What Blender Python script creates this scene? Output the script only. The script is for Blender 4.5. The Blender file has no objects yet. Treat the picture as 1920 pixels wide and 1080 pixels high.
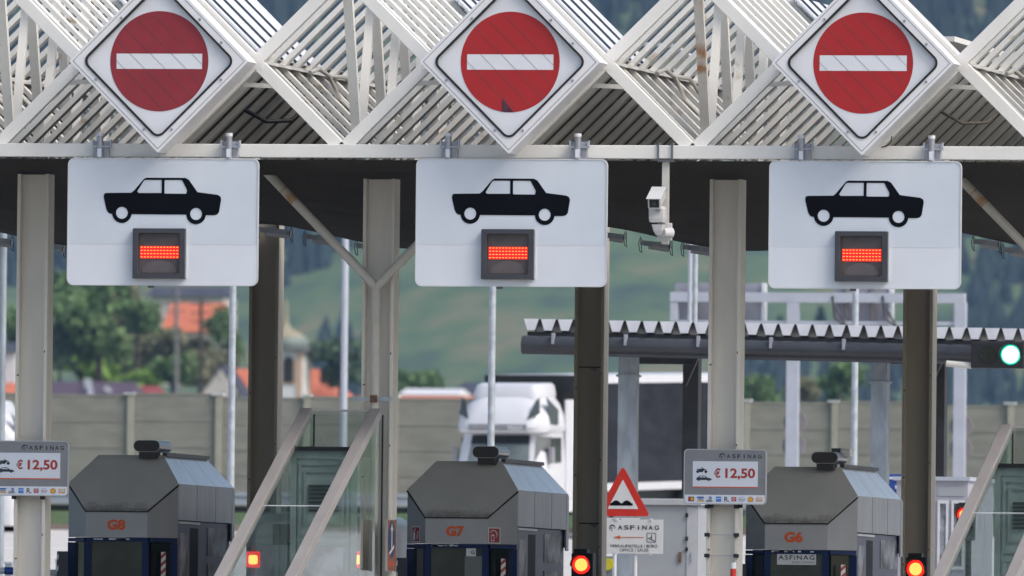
import bpy, math, random
from mathutils import Vector, Matrix
from mathutils.geometry import tessellate_polygon
random.seed(7)
S = bpy.context.scene
COL = S.collection

# ------------------------------------------------------------------ camera
F = 28500.0                       # focal length in pixels of a 1920 wide frame
TH = math.radians(11.0); PH = math.atan(790 / F); RL = math.radians(0.6)
fw = Vector((-math.sin(TH) * math.cos(PH), math.cos(TH) * math.cos(PH), math.sin(PH)))
r0 = fw.cross(Vector((0, 0, 1))).normalized(); u0 = r0.cross(fw)
RT = (r0 * math.cos(RL) + u0 * math.sin(RL)); UP = (u0 * math.cos(RL) - r0 * math.sin(RL))
CAM = Vector((0, 0, 0))
def ray(px, py):
    return fw + RT * ((px - 960) / F) + UP * ((540 - py) / F)
_d = ray(959, 418)
CAM = Vector((0, 0, 5.55)) - _d * 204.0
def at(px, py, Y):                # the point of the plane y = Y under a pixel of the photograph
    d = ray(px, py); return CAM + d * ((Y - CAM.y) / d.y)
def atd(px, py, D):               # the point at viewing distance D
    return CAM + ray(px, py) * D
def proj(p):
    d = Vector(p) - CAM; z = d.dot(fw)
    return 960 + F * d.dot(RT) / z, 540 - F * d.dot(UP) / z
def rect(x0, y0, x1, y1, Y):
    cx, cy = (x0 + x1) / 2, (y0 + y1) / 2
    return at(x0, cy, Y).x, at(x1, cy, Y).x, at(cx, y1, Y).z, at(cx, y0, Y).z
cam = bpy.data.cameras.new('camera'); co = bpy.data.objects.new('camera', cam); COL.objects.link(co)
m3 = Matrix((RT, UP, -fw)).transposed()
co.matrix_world = Matrix.Translation(CAM) @ m3.to_4x4()
cam.sensor_width = 36; cam.lens = F / 1920 * 36; cam.clip_start = 1; cam.clip_end = 30000
cam.dof.use_dof = True; cam.dof.focus_distance = 205; cam.dof.aperture_fstop = 5.2
S.camera = co

# ------------------------------------------------------------------ materials
def mat(name, c, rough=.5, metal=0, var=.08, scale=3.0, stretch=(1, 1, 1), bump=0, bscale=40, spec=.5, c2=None, lo=.35, hi=.65):
    m = bpy.data.materials.new(name); m.use_nodes = True; t = m.node_tree; N = t.nodes; L = t.links
    b = N['Principled BSDF']; b.inputs['Roughness'].default_value = rough; b.inputs['Metallic'].default_value = metal
    b.inputs['Specular IOR Level'].default_value = spec
    tc = N.new('ShaderNodeTexCoord'); mp = N.new('ShaderNodeMapping'); mp.inputs['Scale'].default_value = stretch
    L.new(tc.outputs['Object'], mp.inputs['Vector'])
    no = N.new('ShaderNodeTexNoise'); no.inputs['Scale'].default_value = scale; no.inputs['Detail'].default_value = 6
    L.new(mp.outputs[0], no.inputs['Vector'])
    cr = N.new('ShaderNodeValToRGB'); e = cr.color_ramp.elements
    e[0].position = lo; e[1].position = hi
    a = c2 if c2 else tuple(x * (1 - var) for x in c); d = c if c2 else tuple(min(1, x * (1 + var)) for x in c)
    e[0].color = (*a, 1); e[1].color = (*d, 1)
    L.new(no.outputs['Fac'], cr.inputs[0]); L.new(cr.outputs[0], b.inputs['Base Color'])
    if bump:
        n2 = N.new('ShaderNodeTexNoise'); n2.inputs['Scale'].default_value = bscale
        L.new(tc.outputs['Object'], n2.inputs['Vector'])
        bp = N.new('ShaderNodeBump'); bp.inputs['Strength'].default_value = bump; bp.inputs['Distance'].default_value = .02
        L.new(n2.outputs['Fac'], bp.inputs['Height']); L.new(bp.outputs[0], b.inputs['Normal'])
    return m
def emit(name, c, s):
    m = bpy.data.materials.new(name); m.use_nodes = True; N = m.node_tree.nodes
    b = N['Principled BSDF']; b.inputs['Base Color'].default_value = (c[0] * .3, c[1] * .3, c[2] * .3, 1)
    b.inputs['Emission Color'].default_value = (*c, 1); b.inputs['Emission Strength'].default_value = s
    return m
def glassmat(name, tint, gloss=.16, rough=.03):
    m = bpy.data.materials.new(name); m.use_nodes = True; t = m.node_tree; N = t.nodes; L = t.links
    N.remove(N['Principled BSDF'])
    tr = N.new('ShaderNodeBsdfTransparent'); tr.inputs[0].default_value = (*tint, 1)
    gl = N.new('ShaderNodeBsdfGlossy'); gl.inputs['Roughness'].default_value = rough; gl.inputs[0].default_value = (.9, .95, .95, 1)
    fr = N.new('ShaderNodeLayerWeight'); fr.inputs['Blend'].default_value = .25
    ad = N.new('ShaderNodeMath'); ad.operation = 'MULTIPLY_ADD'; ad.inputs[1].default_value = .3; ad.inputs[2].default_value = gloss
    L.new(fr.outputs['Fresnel'], ad.inputs[0])
    mx = N.new('ShaderNodeMixShader'); L.new(ad.outputs[0], mx.inputs[0]); L.new(tr.outputs[0], mx.inputs[1]); L.new(gl.outputs[0], mx.inputs[2])
    L.new(mx.outputs[0], N['Material Output'].inputs[0])
    return m
M = {}
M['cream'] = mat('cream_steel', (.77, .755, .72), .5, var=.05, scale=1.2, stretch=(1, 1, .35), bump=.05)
M['rafter'] = mat('rafter_steel', (.77, .75, .70), .5, c2=(.50, .40, .28), scale=3.5, lo=.24, hi=.36)
M['rusty'] = mat('rusty_cream', (.64, .6, .53), .6, c2=(.36, .17, .06), lo=.30, hi=.42, scale=2.5)
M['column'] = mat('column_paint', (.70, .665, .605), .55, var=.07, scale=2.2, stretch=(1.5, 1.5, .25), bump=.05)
M['rearcol'] = mat('rear_column_shaded_paint', (.36, .325, .27), .55, var=.08, scale=2.2, stretch=(1.5, 1.5, .25), bump=.05)  # column paint darkened to stand in for the shade under the netting
M['colwhite'] = mat('pale_column_paint', (.58, .57, .53), .55, var=.06, scale=2.2, stretch=(1.5, 1.5, .25))
M['sheet'] = mat('roof_sheet_steel', (.82, .85, .9), .35, .1, var=.04)
M['seam'] = mat('roof_seam', (.03, .04, .06), .5)
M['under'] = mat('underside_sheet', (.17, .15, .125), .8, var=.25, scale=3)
M['white'] = mat('white_sheet_metal', (.78, .78, .80), .4, var=.03, scale=2)
M['housing'] = mat('sign_housing', (.77, .765, .79), .42, var=.03, scale=1.5, stretch=(1, 1, .5))
M['board'] = mat('sign_board', (.62, .67, .745), .38, var=.035, scale=1.3)
M['board2'] = mat('sign_board_lower', (.685, .72, .785), .38, var=.03, scale=1.3)
M['edge'] = mat('sign_edge', (.62, .63, .66), .4, var=.05)
M['face'] = mat('sign_face', (.74, .755, .80), .35, var=.03, scale=2.2)
M['red'] = mat('sign_red', (.40, .015, .018), .4, var=.05, scale=1.3)
M['redfade'] = mat('faded_sign_red', (.27, .022, .033), .45, var=.07, scale=1.5)
M['patch'] = mat('dark_patch', (.07, .02, .04), .5, var=.3, scale=9)
M['black'] = mat('black_paint', (.003, .0035, .006), .6, var=.1, spec=.08)
M['rubber'] = mat('black_rubber', (.012, .012, .014), .55)
M['line'] = mat('seam_line', (.10, .10, .12), .6)
M['led_box'] = mat('led_box', (.045, .047, .058), .5, var=.12)
M['led_glass'] = mat('led_glass', (.075, .062, .066), .3, var=.2, scale=4)
M['led_arc'] = mat('led_arc', (.11, .095, .1), .35)
M['led_glow'] = emit('led_glow', (1, .01, .012), .7)
M['led'] = emit('led_dash', (1, .16, .03), 3.2)
M['galv'] = mat('galvanised_steel', (.42, .46, .51), .45, .3, var=.14, scale=9)
M['galvd'] = mat('dull_galvanised', (.30, .34, .38), .5, .3, var=.2, scale=6, stretch=(1, 1, .3))
M['clamp'] = mat('clamp_steel', (.36, .37, .42), .4, .5, var=.15, scale=12)
M['hood'] = mat('booth_hood', (.36, .35, .325), .5, .0, var=.08, scale=2.2, stretch=(1, 1, .5), bump=.03)
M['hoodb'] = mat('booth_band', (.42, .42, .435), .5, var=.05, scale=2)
M['hooddark'] = mat('booth_band_dark', (.29, .30, .32), .5, var=.05, scale=2)  # darker grey for the corner panels and the hood fold
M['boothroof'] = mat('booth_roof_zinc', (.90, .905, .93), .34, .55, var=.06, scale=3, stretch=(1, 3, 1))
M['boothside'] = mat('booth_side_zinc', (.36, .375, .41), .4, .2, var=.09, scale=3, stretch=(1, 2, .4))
M['blue'] = mat('blue_frame', (.005, .02, .085), .5, var=.15, spec=.25)
M['violet'] = mat('violet_frame', (.10, .105, .165), .45, var=.08)
M['pane'] = mat('dark_pane', (.018, .024, .022), .08, spec=.8, var=.2, scale=5)
M['paneg'] = mat('greenish_pane', (.045, .055, .05), .12, spec=.6, var=.25, scale=2)
M['dark'] = mat('dark_interior', (.008, .008, .01), .7)
M['stain'] = mat('grime', (.17, .155, .135), .7, var=.25, scale=20)
M['orange'] = mat('orange_letters', (.74, .11, .02), .5, var=.08, scale=12)
M['steelhorn'] = mat('horn_steel', (.3, .3, .31), .3, .85, var=.1, scale=6)
M['horndark'] = mat('horn_mouth', (.035, .03, .03), .6, var=.15)
M['grey'] = mat('price_board_grey', (.235, .24, .26), .45, var=.06, scale=5)
M['rim'] = mat('price_board_rim', (.48, .48, .5), .4, .3, var=.06)
M['panel'] = mat('price_panel', (.72, .76, .84), .4, var=.02)
M['price'] = mat('price_red', (.40, .035, .022), .5)
M['ink'] = mat('dark_ink', (.018, .025, .04), .5)
M['net'] = None
M['pipe'] = mat('drain_pipe', (.57, .545, .49), .5, var=.06, scale=3, bump=.04)
M['rustpatch'] = mat('rust_blotch', (.57, .545, .49), .7, c2=(.44, .27, .15), scale=6, lo=.40, hi=.62)
M['rust'] = mat('rust', (.16, .085, .045), .8, var=.3, scale=20)
M['glass'] = glassmat('enclosure_glass', (.82, .87, .86), .08)
M['rail'] = mat('rail_metal', (.37, .345, .335), .35, .3, var=.08, scale=4, stretch=(1, .3, .3))
M['teal'] = mat('teal_door', (.20, .25, .25), .45, var=.12, scale=3)
M['tealp'] = mat('teal_panel', (.25, .305, .30), .45, var=.12, scale=3)
M['louvre'] = mat('louvre', (.03, .045, .045), .6)
M['wall'] = mat('noise_barrier', (.285, .277, .25), .85, var=.1, scale=1.2, stretch=(1, 1, 3), bump=.4, bscale=30)
M['walld'] = mat('noise_barrier_joint', (.36, .35, .30), .85, var=.08)
M['post'] = mat('barrier_post', (.40, .39, .34), .7, var=.08)
M['asphalt'] = mat('road_concrete', (.52, .50, .475), .85, var=.07, scale=.4, bump=.1)
M['mark'] = mat('road_marking', (.8, .8, .8), .7)
M['plaza'] = mat('plaza_concrete', (.30, .295, .28), .9, var=.12, scale=.7)
M['kerb'] = mat('kerb_stone', (.22, .18, .15), .9, var=.15, scale=2)
M['grass'] = mat('verge_grass', (.07, .12, .03), .9, c2=(.035, .065, .018), scale=1.5)
M['field'] = mat('valley_ground', (.08, .13, .045), .95, c2=(.05, .09, .035), scale=.02)
M['hill'] = None
M['orangeroof'] = mat('orange_roof_tiles', (.55, .16, .085), .8, var=.12, scale=1.2)
M['redroof'] = mat('red_roof_tiles', (.27, .06, .06), .8, var=.12, scale=1.2)
M['purpleroof'] = mat('purple_brown_roof', (.085, .06, .09), .8, var=.15, scale=1)
M['darkroof'] = mat('dark_roof', (.05, .055, .08), .8, var=.15, scale=1)
M['plaster'] = mat('pale_plaster', (.62, .56, .52), .9, var=.06, scale=.5)
M['peach'] = mat('peach_stone', (.62, .42, .30), .9, var=.06, scale=.5)
M['copper'] = mat('grey_green_dome', (.19, .23, .21), .6, var=.15, scale=.6)
M['gold'] = mat('yellowed_dome', (.32, .28, .18), .5, var=.15, scale=.6)
M['truck'] = mat('white_truck_paint', (.62, .63, .67), .25, var=.02)
M['curtain'] = mat('dark_trailer_curtain', (.02, .022, .03), .6, var=.3, spec=.15, scale=.8, stretch=(1, 1, 3))
M['truckdark'] = mat('truck_black', (.01, .011, .014), .4)
M['strip'] = mat('grey_stripe', (.28, .28, .3), .5)
M['vglass'] = mat('vehicle_glass', (.05, .06, .06), .06, spec=.9, var=.4, scale=1.2)
M['vglassl'] = mat('vehicle_glass_painted_sheen', (.15, .175, .17), .15, spec=.9, var=.3, scale=.9)  # paler copy of the vehicle glass, its reflection put into the base colour
M['gantry'] = mat('gantry_paint', (.40, .43, .50), .5, var=.05)
M['gantryd'] = mat('gantry_sign_back', (.27, .28, .335), .55, var=.06)
M['disc'] = mat('disc_back', (.20, .19, .2), .6, var=.1)
M['canopyw'] = mat('corrugated_edge', (.72, .73, .78), .4, .2, var=.05, scale=5)
M['canopyd'] = mat('dark_canopy', (.035, .037, .043), .45, var=.2, scale=3)
M['gutter'] = mat('dark_gutter', (.035, .038, .045), .3, .0, var=.25, scale=3, stretch=(.4, 1, 1))
M['signred'] = mat('warning_red', (.58, .03, .018), .45, var=.05)
M['paper'] = mat('notice_white', (.70, .71, .73), .5, var=.03)
M['arrow'] = mat('arrow_orange', (.56, .13, .05), .5)
M['cab'] = mat('cabinet_grey', (.33, .35, .375), .5, var=.05, scale=2)
M['cabl'] = mat('cabinet_light', (.44, .45, .48), .5, var=.05)
M['violetblue'] = mat('dull_blue', (.02, .035, .11), .5)
M['panelbrown'] = mat('brown_orange_board', (.26, .09, .045), .5)
M['opost'] = mat('orange_post', (.50, .09, .04), .6)
M['boothw'] = mat('office_frame', (.36, .36, .42), .5, var=.05)
M['boothg'] = mat('office_glass', (.2, .21, .24), .4, spec=.15, var=.8, scale=3)
M['cblue'] = mat('blue_container', (.012, .06, .28), .5, var=.12)
M['lred'] = emit('red_lamp', (1, .30, .06), 2.2)
M['lred2'] = emit('red_lamp_rim', (1, .015, .01), 1.4)
M['lgreen'] = emit('green_lamp', (.55, 1, .85), 2.2)
M['lgreen2'] = emit('green_lamp_rim', (0, .55, .38), 1.0)
M['lyel'] = mat('yellow_disc', (.65, .6, .03), .5)
M['tail'] = emit('tail_lamp', (1, .42, .08), 3.5)
M['tail2'] = emit('tail_lamp_rim', (1, .03, .02), 1.3)
M['camw'] = mat('camera_white', (.60, .60, .61), .4, var=.03)
M['strip_r'] = mat('stripe_red', (.35, .02, .02), .5)
M['bark'] = mat('bark', (.07, .055, .045), .9, var=.2)
def leafm(n, c): return mat(n, c, .8, c2=tuple(x * .55 for x in c), scale=.35, lo=.3, hi=.7, spec=.2)
M['leaf_bright'] = leafm('bright_leaves', (.28, .46, .10))
M['leaf_olive'] = leafm('olive_leaves', (.27, .27, .16))
M['leaf_dark'] = leafm('dark_leaves', (.11, .17, .11))
M['leaf_mid'] = leafm('green_leaves', (.18, .29, .12))
M['conifer'] = leafm('conifer_needles', (.028, .05, .04))

# net: fine dark weave
def netmat():
    m = mat('dark_netting', (.022, .020, .018), .9, var=.3, scale=2, spec=.05)
    t = m.node_tree; N = t.nodes; L = t.links
    tc = N.new('ShaderNodeTexCoord'); w = N.new('ShaderNodeTexWave'); w.wave_type = 'BANDS'; w.bands_direction = 'DIAGONAL'
    w.inputs['Scale'].default_value = 6; w.inputs['Distortion'].default_value = 3; w.inputs['Detail'].default_value = 1; w.inputs['Detail Scale'].default_value = .6
    L.new(tc.outputs['Object'], w.inputs['Vector'])
    cr = N.new('ShaderNodeValToRGB'); cr.color_ramp.elements[0].color = (.016, .0145, .0125, 1); cr.color_ramp.elements[1].color = (.085, .077, .066, 1)
    L.new(w.outputs['Fac'], cr.inputs[0]); L.new(cr.outputs[0], N['Principled BSDF'].inputs['Base Color'])
    return m
M['net'] = netmat()
def hillmat():
    m = mat('hillside', (.12, .17, .06), .95)
    t = m.node_tree; N = t.nodes; L = t.links; b = N['Principled BSDF']
    tc = N.new('ShaderNodeTexCoord')
    def noise(s, dt=5):
        n = N.new('ShaderNodeTexNoise'); n.inputs['Scale'].default_value = s; n.inputs['Detail'].default_value = dt; L.new(tc.outputs['Object'], n.inputs['Vector']); return n
    n1 = noise(.018); n2 = noise(.05, 8)
    cr = N.new('ShaderNodeValToRGB'); e = cr.color_ramp.elements
    e[0].position = .38; e[0].color = (.035, .065, .04, 1); e[1].position = .62;  e[1].color = (.16, .15, .075, 1)
    x = e.new(.5); x.color = (.075, .125, .045, 1)
    ad = N.new('ShaderNodeMath'); ad.operation = 'MULTIPLY_ADD'; ad.inputs[1].default_value = .45; L.new(n2.outputs['Fac'], ad.inputs[0])
    ml = N.new('ShaderNodeMath'); ml.operation = 'MULTIPLY'; ml.inputs[1].default_value = .55; L.new(n1.outputs['Fac'], ml.inputs[0]); L.new(ml.outputs[0], ad.inputs[2])
    L.new(ad.outputs[0], cr.inputs[0]); L.new(cr.outputs[0], b.inputs['Base Color'])
    return m
M['hill'] = hillmat()

# ------------------------------------------------------------------ mesh helpers
class MB:
    def __init__(s, T=None): s.v = []; s.f = []; s.T = T
    def add(s, vs, fs):
        n = len(s.v)
        for p in vs:
            p = Vector(p); s.v.append(s.T @ p if s.T else p)
        s.f += [tuple(i + n for i in f) for f in fs]; return s
    def box(s, x0, x1, y0, y1, z0, z1):
        return s.add([(x0, y0, z0), (x1, y0, z0), (x1, y1, z0), (x0, y1, z0), (x0, y0, z1), (x1, y0, z1), (x1, y1, z1), (x0, y1, z1)],
                     [(0, 3, 2, 1), (4, 5, 6, 7), (0, 1, 5, 4), (1, 2, 6, 5), (2, 3, 7, 6), (3, 0, 4, 7)])
    def prism(s, pts, y0, y1, holes=()):
        loops = [list(pts)] + [list(h) for h in holes]
        flat = [p for l in loops for p in l]; n = len(flat)
        tris = tessellate_polygon([[Vector((a, b, 0)) for a, b in l] for l in loops])
        vs = [(a, y0, b) for a, b in flat] + [(a, y1, b) for a, b in flat]
        fs = []
        for t in tris:
            a, b, c = [flat[i] for i in t]
            if (b[0] - a[0]) * (c[1] - a[1]) - (b[1] - a[1]) * (c[0] - a[0]) < 0: t = t[::-1]
            fs.append(tuple(t)); fs.append(tuple(i + n for i in reversed(t)))
        o = 0
        for l in loops:
            k = len(l)
            for i in range(k):
                j = (i + 1) % k; fs.append((o + i, o + n + i, o + n + j, o + j))
            o += k
        return s.add(vs, fs)
    def bar(s, p, q, w, h, up=(0, 1, 0)):
        p = Vector(p); q = Vector(q); d = (q - p).normalized(); u = Vector(up)
        sd = d.cross(u).normalized(); u = sd.cross(d).normalized()
        a = sd * w / 2; b = u * h / 2
        return s.add([p - a - b, p + a - b, p + a + b, p - a + b, q - a - b, q + a - b, q + a + b, q - a + b],
                     [(0, 3, 2, 1), (4, 5, 6, 7), (0, 1, 5, 4), (1, 2, 6, 5), (2, 3, 7, 6), (3, 0, 4, 7)])
    def tube(s, p, q, r, n=14, r2=None, cap=True):
        p = Vector(p); q = Vector(q); d = (q - p).normalized(); r2 = r if r2 is None else r2
        a = d.orthogonal().normalized(); b = d.cross(a)
        vs = []
        for i in range(n):
            t = 2 * math.pi * i / n; e = a * math.cos(t) + b * math.sin(t); vs += [p + e * r, q + e * r2]
        fs = [(2 * i, 2 * ((i + 1) % n), 2 * ((i + 1) % n) + 1, 2 * i + 1) for i in range(n)]
        if cap: fs += [tuple(2 * i for i in reversed(range(n))), tuple(2 * i + 1 for i in range(n))]
        return s.add(vs, fs)
    def path(s, pts, r, n=10):
        for a, b in zip(pts[:-1], pts[1:]): s.tube(a, b, r, n)
        return s
    def lathe(s, prof, c, n=20):
        c = Vector(c); vs = []; k = len(prof)
        for i in range(n):
            t = 2 * math.pi * i / n
            vs += [c + Vector((r * math.cos(t), r * math.sin(t), z)) for r, z in prof]
        fs = [(i * k + j, ((i + 1) % n) * k + j, ((i + 1) % n) * k + j + 1, i * k + j + 1) for i in range(n) for j in range(k - 1)]
        return s.add(vs, fs)
    def ring(s, o, i, y0, y1):
        n = len(o); vs = [(a, y0, b) for a, b in o] + [(a, y0, b) for a, b in i] + [(a, y1, b) for a, b in o] + [(a, y1, b) for a, b in i]; fs = []
        for a in range(n):
            b = (a + 1) % n
            fs += [(a, b, n + b, n + a), (2 * n + a, 3 * n + a, 3 * n + b, 2 * n + b), (a, 2 * n + a, 2 * n + b, b), (n + a, n + b, 3 * n + b, 3 * n + a)]
        return s.add(vs, fs)
    def loft(s, rings):
        k = len(rings[0]); vs = [p for r in rings for p in r]; fs = []
        for i in range(len(rings) - 1):
            for j in range(k):
                a = (j + 1) % k; fs.append((i * k + j, i * k + a, (i + 1) * k + a, (i + 1) * k + j))
        fs += [tuple(reversed(range(k))), tuple((len(rings) - 1) * k + j for j in range(k))]
        return s.add(vs, fs)
    def build(s, name, m, parent=None, smooth=False, bevel=0):
        off = Vector((0, 0, 0)); p = parent
        while p: off += p.location; p = p.parent
        me = bpy.data.meshes.new(name); me.from_pydata([tuple(v - off) for v in s.v], [], s.f); me.update()
        me.materials.append(M[m] if isinstance(m, str) else m)
        o = bpy.data.objects.new(name, me); COL.objects.link(o); o.parent = parent
        if smooth:
            for pl in me.polygons: pl.use_smooth = True
            try: me.set_sharp_from_angle(angle=math.radians(40))
            except Exception: pass
        if bevel:
            b = o.modifiers.new('bevel', 'BEVEL'); b.width = bevel; b.segments = 2; b.limit_method = 'ANGLE'; b.angle_limit = math.radians(50)
        return o
def thing(name, label, cat, loc=(0, 0, 0), group=None):
    o = bpy.data.objects.new(name, None); COL.objects.link(o); o.empty_display_size = .2
    o.location = loc; return tag(o, label, cat, group)
def tag(o, label, cat, group=None, kind=None):
    if label: o['label'] = label
    if cat: o['category'] = cat
    if group: o['group'] = group
    if kind: o['kind'] = kind
    return o
def struct(o): o['kind'] = 'structure'; return o
def circ(cx, cz, r, n=40, rz=None): return [(cx + r * math.cos(2 * math.pi * i / n), cz + (rz or r) * math.sin(2 * math.pi * i / n)) for i in range(n)]
def rrect(x0, x1, z0, z1, r, n=5):
    o = []
    for cx, cz, a in ((x1 - r, z0 + r, -90), (x1 - r, z1 - r, 0), (x0 + r, z1 - r, 90), (x0 + r, z0 + r, 180)):
        for i in range(n + 1):
            t = math.radians(a + 90 * i / n); o.append((cx + r * math.cos(t), cz + r * math.sin(t)))
    return o
def rdia(cx, cz, h, r, n=6):      # a square on its corner with rounded tips, half diagonal h
    o = []; k = h - r * math.sqrt(2)
    for a, dx, dz in ((-90, 0, -k), (0, k, 0), (90, 0, k), (180, -k, 0)):
        for i in range(n + 1):
            t = math.radians(a - 45 + 90 * i / n); o.append((cx + dx + r * math.cos(t), cz + dz + r * math.sin(t)))
    return o
def text(body, x0, x1, z0, z1, y, m, parent, name='lettering', bold=.0, space=1.0, T=None, depth=.002):
    c = bpy.data.curves.new('t', 'FONT'); c.body = body; c.size = 1; c.offset = bold; c.space_character = space; c.resolution_u = 4
    o = bpy.data.objects.new('t', c); COL.objects.link(o); bpy.context.view_layer.update()
    me = bpy.data.meshes.new_from_object(o.evaluated_get(bpy.context.evaluated_depsgraph_get()))
    bpy.data.objects.remove(o); bpy.data.curves.remove(c)
    xs = [v.co.x for v in me.vertices]; ys = [v.co.y for v in me.vertices]
    a, b, p, q = min(xs), max(xs), min(ys), max(ys)
    mb = MB(T); n = len(me.vertices)
    vs = [(x0 + (v.co.x - a) / (b - a) * (x1 - x0), y, z0 + (v.co.y - p) / (q - p) * (z1 - z0)) for v in me.vertices]
    mb.add(vs, [tuple(f.vertices) for f in me.polygons]); bpy.data.meshes.remove(me)
    return mb.build(name, m, parent)

# ------------------------------------------------------------------ light
w = bpy.data.worlds.new('World'); S.world = w; w.use_nodes = True
sky = w.node_tree.nodes.new('ShaderNodeTexSky'); sky.sky_type = 'NISHITA'; sky.sun_disc = False
SUN_EL, SUN_AZ = math.radians(48), math.radians(112)
sky.sun_elevation = SUN_EL; sky.sun_rotation = SUN_AZ; sky.air_density = 1.2; sky.dust_density = 4.0
bg = w.node_tree.nodes['Background']; bg.inputs['Strength'].default_value = .15
w.node_tree.links.new(sky.outputs[0], bg.inputs['Color'])
sl = bpy.data.lights.new('sun', 'SUN'); sl.energy = 1.6; sl.angle = math.radians(25); sl.color = (1, .985, .96)
so = bpy.data.objects.new('sun', sl); COL.objects.link(so)
sd = Vector((math.sin(SUN_AZ) * math.cos(SUN_EL), math.cos(SUN_AZ) * math.cos(SUN_EL), math.sin(SUN_EL)))
so.rotation_euler = sd.to_track_quat('Z', 'Y').to_euler(); so.location = (0, -50, 60)
S.view_settings.view_transform = 'Standard'; S.view_settings.look = 'None'; S.view_settings.gamma = 1
S.view_settings.exposure = 0.33

# ------------------------------------------------------------------ ground
def lerp(t, pts):
    for (a, u), (b, v) in zip(pts[:-1], pts[1:]):
        if t <= b: return u + (v - u) * (t - a) / (b - a)
    return pts[-1][1]
ROADZ = [(-400, -5.4), (-190, -2.75), (-14, 0), (26, 0), (195, 3.69)]
def gz(y): return lerp(y, ROADZ + [(203, 4.25), (225, 4.7), (460, 10), (1860, 37), (2600, 52), (5000, 85), (7000, 95)])
mb = MB(); ys = [-400, -190, -14, 26, 194.9, 195.1, 203, 225, 460, 1860, 2600, 5000, 7000]
vs = []
for y in ys: vs += [(-2600, y, gz(y) - (.05 if y < 195 else 0)), (2600, y, gz(y) - (.05 if y < 195 else 0))]
mb.add(vs, [(2 * i, 2 * i + 1, 2 * i + 3, 2 * i + 2) for i in range(len(ys) - 1)])
struct(mb.build('ground', 'field'))
mb = MB(); ys = [-400, -190, -14, 26]; vs = []
for y in ys: vs += [(-60, y, gz(y)), (60, y, gz(y))]
mb.add(vs, [(2 * i, 2 * i + 1, 2 * i + 3, 2 * i + 2) for i in range(len(ys) - 1)])
struct(mb.build('toll_plaza_road', 'plaza'))
mb = MB().add([(-90, 26, 0), (60, 26, 0), (60, 194, gz(194)), (-90, 194, gz(194))], [(0, 1, 2, 3)])
struct(mb.build('road', 'asphalt'))
mb = MB()
for y0, y1 in ((150, 151), (126, 126.6), (176, 176.8)):
    mb.add([(-90, y0, gz(y0) + .004), (60, y0, gz(y0) + .004), (60, y1, gz(y1) + .004), (-90, y1, gz(y1) + .004)], [(0, 1, 2, 3)])
struct(mb.build('road_marking', 'mark'))
struct(MB().box(-90, 60, 194, 195.2, 3.4, 3.83).build('kerb', 'kerb'))
mb = MB().add([(-90, 195.2, 3.80), (60, 195.2, 3.80), (60, 203, 4.28), (-90, 203, 4.28), (60, 224, 4.74), (-90, 224, 4.74)], [(0, 1, 2, 3), (3, 2, 4, 5)])
tag(mb.build('verge_grass', 'grass'), 'strip of green grass behind the kerb at the foot of the barrier', 'grass', kind='stuff')

# ------------------------------------------------------------------ hills and forest (thousands of metres away)
def hz_(l, d):                    # height of the far slope, l lateral metres, d distance
    b = 118 + (d - 5600) * .30
    b += 10 * math.sin(l / 90 + 1.0) + 14 * math.sin(l / 210 + d / 500) + 5 * math.sin(l / 37 + d / 90)
    return b
lat = Vector((math.cos(TH), math.sin(TH), 0)); fwd = Vector((-math.sin(TH), math.cos(TH), 0))
base = Vector((CAM.x, CAM.y, 0))
mb = MB(); NL, ND = 60, 26; L0, L1, D0, D1 = -1300, 1300, 5500, 7600; vs = []
for j in range(ND + 1):
    for i in range(NL + 1):
        l = L0 + (L1 - L0) * i / NL; d = D0 + (D1 - D0) * j / ND; p = base + lat * l + fwd * d
        vs.append((p.x, p.y, hz_(l, d)))
mb.add(vs, [(j * (NL + 1) + i, j * (NL + 1) + i + 1, (j + 1) * (NL + 1) + i + 1, (j + 1) * (NL + 1) + i) for j in range(ND) for i in range(NL)])
struct(mb.build('hill', 'hill', smooth=True))
def inforest(px, py):
    if py < 130 + 25 * math.sin(px / 70): return True
    if px > 1780 + (py - 600) * -.1 + 30 * math.sin(py / 40): return True
    if px > 1385 and py > 668 + 16 * math.sin(px / 45): return True
    if 530 < px < 665 and py < 560 - (px - 530) * .75: return True
    if 600 < px < 690 and py > 600 + (690 - px) * .8: return True
    if px < 130 and py < 545: return True
    return False
mb = MB(); cnt = 0
for _ in range(26000):
    l = random.uniform(-520, 420); d = random.uniform(5500, 7600); p = base + lat * l + fwd * d; z = hz_(l, d)
    px, py = proj((p.x, p.y, z))
    out = px < -150 or px > 2070
    if py < -120: continue
    if inforest(px, py) or (out and random.random() < .35):
        h = random.uniform(9, 19); r = h * random.uniform(.2, .3); a0 = random.random() * 6
        v = []; 
        for rr, zz in ((r, 0), (r * .75, .3 * h), (r * .55, .55 * h), (.05, h)):
            for k in range(6):
                a = a0 + k * math.pi / 3; q = rr * random.uniform(.75, 1.2); v.append((p.x + q * math.cos(a), p.y + q * math.sin(a), z + zz - .5))
        f = [(6 * j + k, 6 * j + (k + 1) % 6, 6 * j + 6 + (k + 1) % 6, 6 * j + 6 + k) for j in range(3) for k in range(6)]
        mb.add(v, f); cnt += 1
        if cnt > 6500: break
tag(mb.build('forest', 'conifer'), 'dark blue green conifer forest covering the far mountain slopes', 'forest', kind='stuff')

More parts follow.
